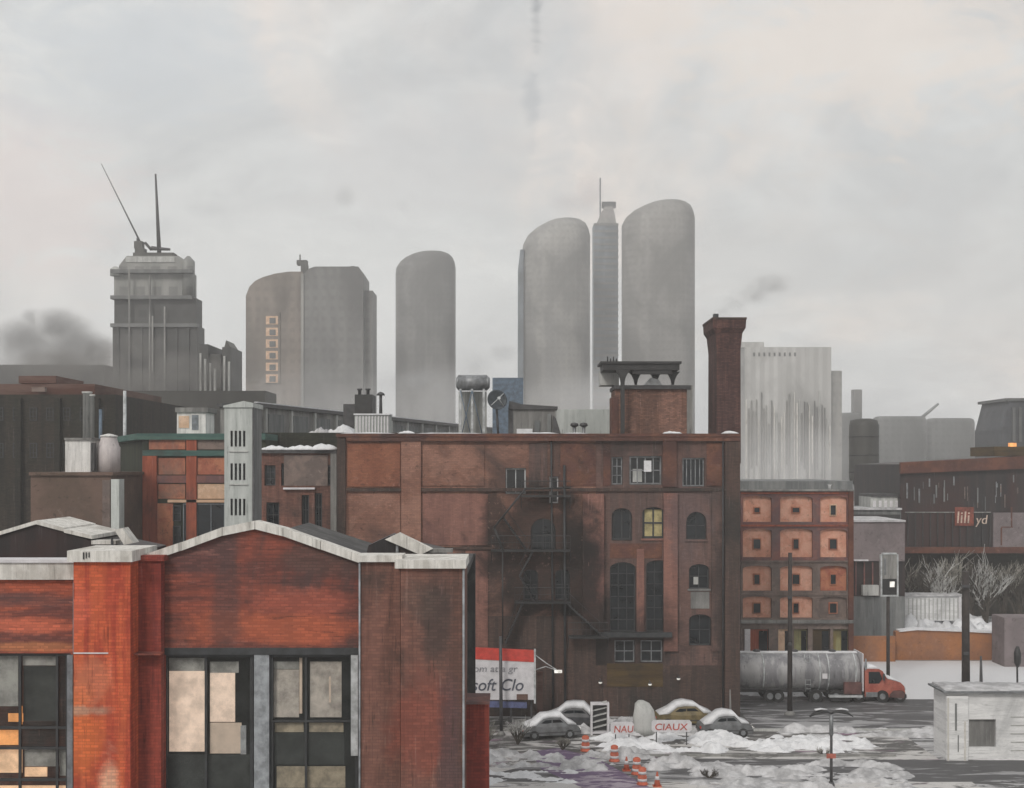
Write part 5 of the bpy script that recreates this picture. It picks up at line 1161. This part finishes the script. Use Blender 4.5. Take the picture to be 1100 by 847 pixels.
# twin lamp
Yl = 71.6
b = thing('street_lamp', (PX(893, Yl), Yl, 0), 'twin-headed dark street lamp on a slim post in the foreground street', 'street lamp')
MB().tube((PX(893, Yl), Yl, .3), (PX(893, Yl), Yl, PZ(769, Yl)), .09, .07, 10).build('post', 'dark_steel', b)
MB().lathe(PX(893, Yl), Yl, [(.2, 0), (.2, .1), (.12, .3)], 12).build('base', 'dark_steel', b)
MB().tube((PX(893, Yl), Yl, PZ(790, Yl)), (PX(893, Yl), Yl, PZ(768, Yl)), .12, .12, 10).build('collar', 'grey_steel', b)
MB().pbox(888, 898, 810, 815, Yl-.14, .05).build('plate', 'cab_red', b)
for s in (-1, 1):
    m = MB(); x = PX(893, Yl); z = PZ(767, Yl); rings = []
    for t, hw, th, dz in ((0, .10, .05, .02), (.25, .16, .07, .10), (.6, .26, .10, .10), (.95, .26, .10, .02), (1.25, .12, .04, -.16)):
        rings.append([(x+s*t, Yl-hw, z+dz), (x+s*t, Yl-hw*.6, z+dz+th), (x+s*t, Yl+hw*.6, z+dz+th), (x+s*t, Yl+hw, z+dz), (x+s*t, Yl+hw*.6, z+dz-th*.6), (x+s*t, Yl-hw*.6, z+dz-th*.6)])
    m.loft(rings); hd = m.build('lamp_head', 'black_steel', b)
    m = MB(); m.loft([[(p[0], p[1], p[2]+.085) for p in rg[1:3]] + [(p[0], p[1], p[2]+.10+.02*i) for p in reversed(rg[1:3])] for i, rg in enumerate(rings[1:4])]); m.build('snow', 'snow', hd)

# billboard
Yb = 86.0
b = thing('billboard', (PX(540, Yb), Yb, 0), 'white billboard with a red band, blue foot and dark script, by the front building', 'billboard')
MB().extr([Pp(488, 752, Yb), Pp(574, 752, Yb), Pp(574, 710, Yb), Pp(488, 703, Yb)], Yb, Yb+.25).build('board', 'sign_white', b)
MB().extr([Pp(488, 707.2, Yb), Pp(574, 711.5, Yb), Pp(574, 699, Yb), Pp(488, 695, Yb)], Yb-.04, Yb+.28).build('red_band', 'sign_red', b)
MB().extr([Pp(488, 759, Yb), Pp(566, 761, Yb), Pp(566, 755, Yb), Pp(488, 751.8, Yb)], Yb-.03, Yb+.27).build('blue_band', 'sign_blue', b)
text(b, 'lettering', 'om at a gr', 508, 722, Yb-.03, 7.5, 'ink_pale', .15, .01, 1.1)
text(b, 'lettering', 'soft Clo', 506, 742, Yb-.03, 13, 'ink', .25, .012, .95, .006)
MB().pbox(573.6, 575.6, 698, 756, Yb-.08, .4).build('frame', 'pale_steel', b)
MB().pbox(555, 567, 746, 752, Yb-.035, .03).build('stain', 'rust_wall', b)
for p in (508, 548, 570): MB().box(PX(p, Yb), PX(p+2, Yb), Yb+.3, Yb+.5, 0, PZ(712, Yb)).build('post', 'dark_steel', b)
m = MB(); m.path([(PX(575, Yb), Yb+.1, PZ(704, Yb)), (PX(586, Yb), Yb-.5, PZ(711, Yb)), (PX(597, Yb), Yb-1, PZ(717, Yb))], .035).path([(PX(575, Yb), Yb+.1, PZ(720, Yb)), (PX(586, Yb), Yb-.5, PZ(715, Yb)), (PX(597, Yb), Yb-1, PZ(717.5, Yb))], .03)
ar = m.build('lamp_arm', 'pale_steel', b)
MB().box(PX(595, Yb), PX(603, Yb), Yb-1.25, Yb-.8, PZ(720, Yb), PZ(717.8, Yb)).build('lamp', 'lamp_white', ar)
one(MB().pbox(577, 583, 722, 0, 88, .3, 0), 'rusty_post', 'rust_wall', 'short rusty square post right of the billboard', 'post')

# ------------------------------------------------------------------ tanker truck
Yt3 = 98.0
b = thing('tanker_truck', (PX(880, Yt3), Yt3, 0), 'long grey tanker trailer pulled by a small red bonneted cab', 'tanker truck')
s = 13.55
xr, xl = PX(921, Yt3), PX(770, Yt3)
zc3 = 2.25; ry, rz = 1.25, 1.5
def ov(x, k=1.0): return [(x, Yt3+ry*k*math.cos(t), zc3+rz*k*math.sin(t)) for t in [2*math.pi*i/28 for i in range(28)]]
m = MB(); m.loft([ov(xl, .7), ov(xl+.25, .95), ov(xl+.6), ov(xr-.35), ov(xr-.1, .96), ov(xr, .7)]); m.build('tank', 'tank_steel', b)
for x in (xr-.5, xr-2.6, xr-3.3, xr-5.5, xr-7.7):
    m = MB(); m.loft([ov(x, 1.0), ov(x, 1.03), ov(x+.09, 1.03), ov(x+.09, 1.0)], cap=False); m.build('band', 'pale_steel', b)
MB().box(xr+.05, xr+.14, Yt3-1.25, Yt3+1.25, .9, 3.85).build('end_plate', 'sign_white', b)
MB().box(xl+.2, xr-.1, Yt3-.25, Yt3+.25, zc3+rz-.02, zc3+rz+.10).build('walkway', 'snow', b)
for x in (xr-2, xr-5, xr-8): MB().lathe(x, Yt3, [(.3, zc3+rz+.1), (.3, zc3+rz+.2), (.12, zc3+rz+.26)], 12).build('hatch', 'dark_steel', b)
MB().box(xl+.5, xr+.8, Yt3-.6, Yt3+.6, .72, .95).build('chassis', 'black_steel', b)
tb = MB().box(PX(902, Yt3), PX(920, Yt3), Yt3-1.42, Yt3-1.05, PZ(742.5, Yt3), PZ(730, Yt3)).build('tool_box', 'truck_box', b)
MB().box(PX(886, Yt3), PX(921, Yt3), Yt3-1.5, Yt3-1.0, PZ(745.8, Yt3), PZ(743.6, Yt3)).build('side_rail', 'pale_steel', b)
def wheel(x, y, r=.5):
    wz = MB().tube((x, y-.15, r), (x, y+.15, r), r, r, 20).build('wheel', 'tyre', b)
    MB().tube((x, y-.17, r), (x, y-.152, r), r*.5, r*.5, 14).build('rim', 'grey_steel', wz)
for px in (824, 832.5, 873, 894, 904.5):
    for yy in (Yt3-1.0, Yt3+1.0): wheel(PX(px, Yt3), yy)
for px in (918, 943.5, 962):
    for yy in (Yt3-1.0, Yt3+1.0): wheel(PX(px, Yt3), yy, .48)
m = MB(); x = xr-4.4
m.tube((x, Yt3-1.3, .9), (x, Yt3-.9, 3.75), .025).tube((x+.4, Yt3-1.3, .9), (x+.4, Yt3-.9, 3.75), .025)
for q in range(8): m.tube((x, Yt3-1.3+q*.05, 1.1+q*.34), (x+.4, Yt3-1.3+q*.05, 1.1+q*.34), .018)
m.build('ladder', 'pale_steel', b)
MB().path([(xl+.6, Yt3-1.34, 1.15), (xl+3, Yt3-1.36, 1.05), (xl+6, Yt3-1.35, 1.12), (xl+7, Yt3-1.2, .9)], .07).build('hose', 'black_steel', b)
MB().box(xr-3.1, xr-2.7, Yt3-1.31, Yt3-1.27, 1.9, 2.3).build('placard', 'sign_white', b)
MB().box(PX(888, Yt3), PX(908, Yt3), Yt3-1.3, Yt3-1.16, PZ(750, Yt3), PZ(746, Yt3)).build('mudguard', 'black_steel', b)
MB().box(PX(866, Yt3), PX(868, Yt3), Yt3-.9, Yt3-.7, 0.0, .9).build('landing_leg', 'dark_steel', b)
# cab: side outline extruded, bonnet slopes forward
def cx_(p): return PX(p, Yt3)
def cz_(q): return PZ(q, Yt3)
m = MB(); prof = [(925, 746), (966, 747), (968, 742), (967, 735), (963, 731), (949, 727.5), (944, 719), (940, 716.5), (928, 716.5), (925, 719)]
m.extr([(cx_(p), cz_(q)) for p, q in prof], Yt3-1.05, Yt3+1.05); o = m.build('cab', 'cab_red', b)
bv = o.modifiers.new('bevel', 'BEVEL'); bv.width = .08; bv.segments = 3
MB().extr([(cx_(929), cz_(732)), (cx_(940), cz_(732)), (cx_(943.5), cz_(727)), (cx_(940.5), cz_(719.5)), (cx_(929), cz_(719.5))], Yt3-1.075, Yt3-1.052).build('window', 'glass_dark', b)
MB().hexa([(cx_(944.4), Yt3-.9, cz_(727)), (cx_(949), Yt3-.9, cz_(727.3)), (cx_(949), Yt3+.9, cz_(727.3)), (cx_(944.4), Yt3+.9, cz_(727)), (cx_(941), Yt3-.9, cz_(718.4)), (cx_(944.2), Yt3-.9, cz_(719)), (cx_(944.2), Yt3+.9, cz_(719)), (cx_(941), Yt3+.9, cz_(718.4))]).build('windscreen', 'glass_dark', b)
m = MB(); m.loft([[(cx_(p), Yt3-1, cz_(q)+.003), (cx_(p), Yt3+1, cz_(q)+.003), (cx_(p), Yt3+.7, cz_(q)+h), (cx_(p), Yt3-.7, cz_(q)+h)] for p, q, h in ((926, 716.5, .08), (930, 716.5, .26), (936, 716.5, .22), (941, 716.8, .06))]); m.build('snow', 'snow', b)
m = MB(); m.loft([[(cx_(p), Yt3-.95, cz_(q)+.01), (cx_(p), Yt3+.95, cz_(q)+.01), (cx_(p), Yt3+.6, cz_(q)+h), (cx_(p), Yt3-.6, cz_(q)+h)] for p, q, h in ((950, 727.5, .05), (954, 728.3, .16), (959, 729.8, .14), (964, 731.8, .05))]); m.build('snow', 'snow', b)
MB().box(cx_(967.6), cx_(969.4), Yt3-1.1, Yt3+1.1, .35, .62).build('bumper', 'grey_steel', b)
MB().box(cx_(926), cx_(966), Yt3-.8, Yt3+.8, .55, .8).build('frame', 'black_steel', b)
for yy in (Yt3-.85, Yt3+.85): MB().tube((cx_(965.5), yy, cz_(738)), (cx_(968.5), yy, cz_(738)), .13, .13, 12).build('headlight', 'pale_steel', b)
MB().tube((cx_(926.5), Yt3-.9, .9), (cx_(926.5), Yt3-.9, cz_(706)), .08, .08, 10).build('exhaust_stack', 'grey_steel', b)
MB().box(cx_(943), cx_(945), Yt3-1.4, Yt3-1.3, cz_(728), cz_(721)).tube((cx_(944), Yt3-1.05, cz_(724)), (cx_(944), Yt3-1.35, cz_(724)), .025).build('mirror', 'dark_steel', b)
MB().extr([(cx_(951), cz_(746)), (cx_(966), cz_(747.5)), (cx_(967), cz_(742)), (cx_(963), cz_(739)), (cx_(955), cz_(739.5)), (cx_(951), cz_(744))], Yt3-1.2, Yt3-1.06).build('mudguard', 'truck_box', b)
MB().box(cx_(926), cx_(938), Yt3-1.18, Yt3-1.06, cz_(746), cz_(741)).build('fuel_tank', 'grey_steel', b)

# ------------------------------------------------------------------ white shed, lower right
Y0w = 78.0
b = thing('white_shed', (PX(1060, Y0w), Y0w, 0), 'snow-bright white shed with a grey doorway at the lower right corner', 'shed')
zt0 = PZ(745, Y0w)
facade(MB(), PX(1017, Y0w), PX(1150, Y0w), 0, zt0, Y0w, .3, [(PX(1041, Y0w), PX(1070, Y0w), PZ(803, Y0w), PZ(773, Y0w))]).build('wall', 'shed_white', b)
MB().box(PX(1041, Y0w)-.05, PX(1070, Y0w)+.05, Y0w+.22, Y0w+.29, PZ(803, Y0w)-.05, PZ(773, Y0w)+.05).build('door', 'concrete', b)
MB().pbox(1017, 1040, 748, 0, Y0w-.25, .24, 0).build('pier', 'shed_white', b)
MB().pbox(1018, 1019.6, 750, 0, Y0w-.30, .045, 0).pbox(1036, 1037.6, 775, 0, Y0w-.30, .045, 0).build('trim', 'stone_white', b)
MB().pbox(1026, 1028, 756, 785, Y0w-.28, .028).pbox(1029, 1030, 790, 808, Y0w-.28, .028).build('stain', 'grey_render_dark', b)
MB().box(PX(1017, Y0w), PX(1150, Y0w), Y0w+.31, Y0w+2.4, 0, zt0-.02).build('body', 'shed_white', b)
MB().pbox(1014, 1152, 743, 745, Y0w-.4, 3.0).build('roof', 'grey_steel', b)
m = MB(); z = PZ(743, Y0w)+.003; n = 24; x0, x1 = PX(1015, Y0w), PX(1150, Y0w)
m.loft([[(x0+(x1-x0)*i/n, Y0w-.38, z), (x0+(x1-x0)*i/n, Y0w+2.55, z), (x0+(x1-x0)*i/n, Y0w+2.3, z+.14+random.uniform(0, .1)), (x0+(x1-x0)*i/n, Y0w-.2, z+.06+random.uniform(0, .06))] for i in range(n+1)]); m.build('snow', 'snow_dirty', b)
for i in range(5): MB().pbox(1086, 1110, 770+i*9, 771+i*9, Y0w-.03, .027).build('batten', 'concrete_pale', b)

# ------------------------------------------------------------------ cars and clutter at the foot of the warehouse
def car(px, py, length, label, mt, ang=0, snow=True, h=1.45):
    Y = GY(py); X = PX(px, Y); b = thing('parked_car', (X, Y, 0), label, 'car', 'snow-covered cars parked by the warehouse')
    L = length; W = .85
    prof = [(-L/2, .35), (-L/2+.05, .75), (-L/2+.25, .88), (-L*.28, .95), (-L*.14, h-.08), (-L*.02, h), (L*.16, h-.02), (L*.28, .98), (L*.43, .92), (L/2-.03, .72), (L/2, .35)]
    m = MB(); rings = []
    for x, z in prof:
        iw = W*(.78 if z > 1.05 else 1)
        rings.append([(X+x, Y-W, .28), (X+x, Y+W, .28), (X+x, Y+W, min(z, .85)), (X+x, Y+iw, z), (X+x, Y-iw, z), (X+x, Y-W, min(z, .85))])
    m.loft(rings, smooth=False); m.build('body', mt, b)
    MB().extr([(X-L*.24, .98), (X+L*.24, 1.0), (X+L*.14, h-.12), (X-L*.11, h-.14)], Y-W*.9, Y-W*.885+.0).build('window', 'glass_dark', b)
    MB().hexa([(X+L*.275, Y-W*.72, 1.0), (X+L*.29, Y-W*.72, 1.0), (X+L*.29, Y+W*.72, 1.0), (X+L*.275, Y+W*.72, 1.0), (X+L*.165, Y-W*.66, h-.1), (X+L*.185, Y-W*.66, h-.1), (X+L*.185, Y+W*.66, h-.1), (X+L*.165, Y+W*.66, h-.1)]).build('windscreen', 'glass_dark', b)
    MB().box(X-.02, X+.05, Y-W*.915, Y-W*.9, .98, h-.1).build('pillar', mt, b)
    MB().box(X-L*.49, X+L*.49, Y-W-.02, Y-W-.002, .45, .52).build('trim', 'dark_steel', b)
    MB().box(X-L*.5-.04, X-L*.5+.1, Y-W+.05, Y+W-.05, .35, .55).box(X+L*.5-.1, X+L*.5+.04, Y-W+.05, Y+W-.05, .35, .55).build('bumper', 'dark_steel', b)
    for sx_ in (-.31, .31):
        for yy in (-W+.1, W-.1):
            w_ = MB().tube((X+L*sx_, Y+yy-.11, .32), (X+L*sx_, Y+yy+.11, .32), .32, .32, 16).build('wheel', 'tyre', b)
            MB().tube((X+L*sx_, Y+yy-.125, .32), (X+L*sx_, Y+yy-.112, .32), .17, .17, 10).build('rim', 'grey_steel', w_)
    if snow:
        m = MB(); rings = []
        for i, (x, z) in enumerate(prof[2:-2]):
            iw = W*(.74 if z > 1.05 else .93); t = .08 if i in (0, 6) else random.uniform(.2, .42)
            rings.append([(X+x, Y-iw, z+.012), (X+x, Y+iw, z+.012), (X+x, Y+iw*.8, z+t), (X+x, Y-iw*.8, z+t)])
        m.loft(rings); m.build('snow', 'snow', b)
    MB().box(X+L/2-.06, X+L/2+.02, Y-W+.1, Y-W+.35, .58, .72).build('headlight', 'lamp_white', b)
    MB().box(X-L/2-.02, X-L/2+.06, Y-W+.1, Y-W+.35, .62, .76).build('tail_light', 'sign_red', b)
    b.rotation_euler.z = R(ang)
car(735, 779, 4.4, 'snow-covered car nosed against the warehouse, highest and right of the middle', 'car_yellow', 4)
car(617, 781, 4.2, 'snow-covered car left of the tall white-framed rack', 'car_dark', -6)
car(778, 790, 3.6, 'small snow-covered car at the right foot of the warehouse', 'car_grey', 3)
car(590, 792, 4.0, 'dark snow-covered car among the brush below the billboard', 'car_grey', 12)
# tall white-framed rack
Yr = GY(790)
b = thing('white_frame_rack', (PX(645, Yr), Yr, 0), 'tall white-framed rack with grey slanted slats', 'rack')
x0, x1 = PX(634.5, Yr), PX(654.5, Yr); zt7 = PZ(755.5, Yr)
MB().box(x0, x0+.14, Yr, Yr+.5, 0, zt7).box(x1-.14, x1, Yr, Yr+.5, 0, zt7).box(x0+.14, x1-.14, Yr, Yr+.5, zt7-.14, zt7).box(x0+.14, x1-.14, Yr, Yr+.5, .1, .22).build('frame', 'sign_white', b)
m = MB()
for i in range(5): z = .4+i*.4; m.hexa([(x0+.15, Yr+.15, z), (x1-.15, Yr+.15, z+.25), (x1-.15, Yr+.45, z+.25), (x0+.15, Yr+.45, z), (x0+.15, Yr+.15, z+.06), (x1-.15, Yr+.15, z+.31), (x1-.15, Yr+.45, z+.31), (x0+.15, Yr+.45, z+.06)])
m.build('slat', 'concrete_pale', b); MB().box(x0+.15, x1-.15, Yr+.46, Yr+.49, .23, zt7-.15).build('back_panel', 'dark_steel', b)
# rounded grey tarpaulin heap
Yh = GY(789)
m = MB(); X = PX(693, Yh); rs = random.Random(9)
m.loft([[(X+math.cos(t)*r*rs.uniform(.9, 1.08)+ox, Yh+math.sin(t)*r*.7*rs.uniform(.9, 1.08), z) for t in [2*math.pi*i/18 for i in range(18)]] for r, z, ox in ((.75, 0, 0), (.8, .5, 0), (.78, 1.1, -.05), (.7, 1.7, -.1), (.5, 2.15, -.22), (.2, 2.35, -.3))])
one(m, 'tarpaulin_stack', 'concrete_pale', 'tall rounded grey tarpaulin-covered stack between the two white signs', 'covered stack')
def lowsign(px0, px1, q0, q1, base, s, label):
    Y = GY(base); b = thing('low_sign', (PX((px0+px1)/2, Y), Y, 0), label, 'sign', 'low white signs with red lettering')
    m = MB(); x0, x1, z0, z1 = PX(px0, Y), PX(px1, Y), PZ(q1, Y), PZ(q0, Y); c = min(.14, (z1-z0)*.3)
    m.extr([(x0+c, z0), (x1-c, z0), (x1, z0+c), (x1, z1-c), (x1-c, z1), (x0+c, z1), (x0, z1-c), (x0, z0+c)], Y, Y+.12); m.build('board', 'sign_white', b)
    for x in (x0+.3, x1-.35): MB().box(x, x+.07, Y+.13, Y+.2, 0, z1-.1).build('post', 'dark_steel', b)
    text(b, 'lettering', s, px0+3, q1-2, Y-.012, (q1-q0)*.58, 'ink_red', .1, .008, (px1-px0-6)/(len(s)*(q1-q0)*.58*.88), .004)
lowsign(656, 681, 776, 789, 801, 'NAU', 'smaller white sign with three red letters beside the rack')
lowsign(700, 743, 774, 786.5, 801, 'CIAUX', 'wider white sign with a row of red letters in front of the parked cars')
# orange cones and barrels
def cone(px, py, kind, label):
    Y = GY(py); X = PX(px, Y); b = thing('traffic_' + kind, (X, Y, 0), label, kind, 'orange markers along the purple path')
    if kind == 'cone':
        MB().box(X-.25, X+.25, Y-.25, Y+.25, 0.0, .05).build('base', 'cone_orange', b); MB().lathe(X, Y, [(.2, .052), (.13, .4), (.04, .85)], 14).build('body', 'cone_orange', b)
        MB().lathe(X, Y, [(.145, .4), (.10, .6)], 14).build('stripe', 'sign_white', b)
    else:
        MB().lathe(X, Y, [(.34, 0), (.34, .08), (.27, .09), (.27, .5), (.23, .52), (.23, .95), (.12, 1.02)], 16).build('body', 'cone_orange', b)
        MB().lathe(X, Y, [(.275, .2), (.275, .36)], 16).build('stripe', 'sign_white', b); MB().lathe(X, Y, [(.238, .62), (.238, .78)], 16).build('stripe', 'sign_white', b)
for a in ((629, 807, 'barrel', 'orange traffic barrel farthest left, at the head of the purple path'), (660, 818, 'barrel', 'tallest-looking orange traffic barrel standing on the snow by the path'), (673, 828, 'cone', 'orange cone just in front of the second barrel'),
          (684, 832, 'barrel', 'orange traffic barrel beside the cone'), (690, 843, 'barrel', 'orange traffic barrel nearest the bottom edge'), (706, 845, 'cone', 'rightmost orange cone, nearest the bottom edge')):
    cone(*a)

# ------------------------------------------------------------------ bare brush, trees
def bare(name, px, base, hpx, wpx, label, mt, seed, n0=7, group=None, cat='bush', tw='twig_snow'):
    Y = GY(base); X = PX(px, Y); h = MP(hpx, Y); w_ = MP(wpx, Y)/2; rs = random.Random(seed)
    b = thing(name, (X, Y, 0), label, cat, group)
    m = MB(); m2 = MB()
    def grow(mb, p, d, l, r, lv):
        q = p + d*l; mb.tube(p, q, r, r*.65, 5 if lv < 2 else 3, caps=False)
        if lv >= 3: return
        for _ in range(3 if lv else 4):
            nd = (d + Vector((rs.uniform(-1, 1)*.75, rs.uniform(-1, 1)*.75, rs.uniform(-.15, .7)))).normalized()
            grow(m2 if lv >= 1 else mb, p+d*l*rs.uniform(.45, 1), nd, l*rs.uniform(.5, .8), r*.6, lv+1)
    for i in range(n0):
        d = Vector((rs.uniform(-.5, .5)*w_/h*2, rs.uniform(-.4, .4), 1)).normalized()
        grow(m, Vector((X+rs.uniform(-.05, .05), Y+rs.uniform(-.05, .05), 0)), d, h*rs.uniform(.36, .5), h*.014+.02, 0)
    m.build('stem', mt, b); m2.build('twigs', tw, b)
k = 0
LB = ['left end of the row', 'second from the left in the row', 'third from the left in the row', 'fourth from the left in the row', 'fifth from the left in the row', 'sixth from the left in the row', 'seventh from the left in the row', 'right end of the row']
for i in range(8):
    bare('bare_tree', 974+i*17.2, 671+(i % 3)*2, 72+(i*7) % 11, 30, 'bare winter tree under the dark building, ' + LB[i], 'twig_dark', 20+i, 7, 'bare trees under the dark building', 'tree', ['twig_pale', 'twig_dark', 'twig_snow'][i % 3])
bare('snowy_bush', 556, 800, 30, 46, 'tangled snowy bush directly under the billboard', 'twig_dark', 41, 9, 'snowy bushes below the billboard')
bare('snowy_bush', 521, 806, 34, 30, 'snowy bush growing against the front building', 'twig_dark', 42, 8, 'snowy bushes below the billboard', tw='twig_pale')
bare('snowy_bush', 586, 786, 24, 36, 'low snowy bush right of the billboard post', 'twig_dark', 43, 8, 'snowy bushes below the billboard')
bare('snowy_bush', 604, 806, 16, 40, 'flat snowy bush beside the purple path', 'twig_dark', 44, 8, 'snowy bushes below the billboard', tw='twig_pale')
bare('snowy_bush', 885, 812, 12, 40, 'low dead bush beside the twin street lamp', 'twig_dark', 45, 7, tw='twig_pale')
bare('snowy_bush', 762, 836, 14, 60, 'sprawling dark bush in the slush at the bottom', 'twig_dark', 46, 8, tw='twig_dark')

# ------------------------------------------------------------------ smoke
smoke('smoke', [sb(779, 338, 95, 12, 14), sb(790, 327, 95, 18, 14), sb(806, 316, 95, 26, 16), sb(828, 306, 95, 30, 14)], .32, (.45, .45, .45), 'grey smoke drifting right from the brick chimney', 1, .9)
smoke('smoke', [sb(120, 405, 200, 34, 34), sb(170, 400, 200, 40, 26), sb(60, 395, 200, 60, 24), sb(15, 385, 200, 30, 34)], .14, (.32, .31, .30), 'smoke hanging over the foot of the old tower', 2, .14)
smoke('smoke', [sb(62, 352, 300, 44, 26), sb(28, 366, 300, 40, 30), sb(80, 375, 300, 50, 30), sb(40, 342, 300, 22, 14)], .30, (.45, .45, .45), 'grey smoke cloud at the far left', 3, .10)
smoke('smoke', [sb(510, 392, 160, 26, 22), sb(540, 380, 160, 24, 14), sb(455, 410, 160, 40, 18)], .14, (.62, .63, .64), 'smoke drifting between the towers above the drum tank', 4, .2)
smoke('smoke', [sb(632, 205, 600, 22, 30), sb(610, 220, 600, 26, 16), sb(655, 228, 600, 22, 12)], .035, (.7, .62, .63), 'mist blowing off the spired tower', 5, .06)

smoke('mist', [sb(330, 440, 300, 140, 60), sb(480, 440, 300, 110, 60), sb(640, 440, 300, 130, 55)], .03, (.98, .98, .98), 'pale mist lying at the feet of the tall towers', 6, .03)
smoke('mist', [sb(850, 500, 330, 80, 80)], .035, (.98, .98, .98), 'pale mist in front of the ribbed slab block', 7, .03)
smoke('smoke', [sb(70, 396, 235, 80, 26), sb(150, 412, 235, 60, 24), sb(225, 405, 235, 34, 26), sb(110, 385, 235, 36, 28), sb(190, 400, 235, 50, 30), sb(150, 372, 235, 34, 22)], .22, (.30, .29, .28), 'dark smoke over the roofs at the far left', 8, .16)
smoke('smoke', [sb(430, 412, 140, 60, 14), sb(585, 395, 140, 40, 10)], .03, (.6, .6, .6), 'thin smoke above the long factory roof', 9, .2)
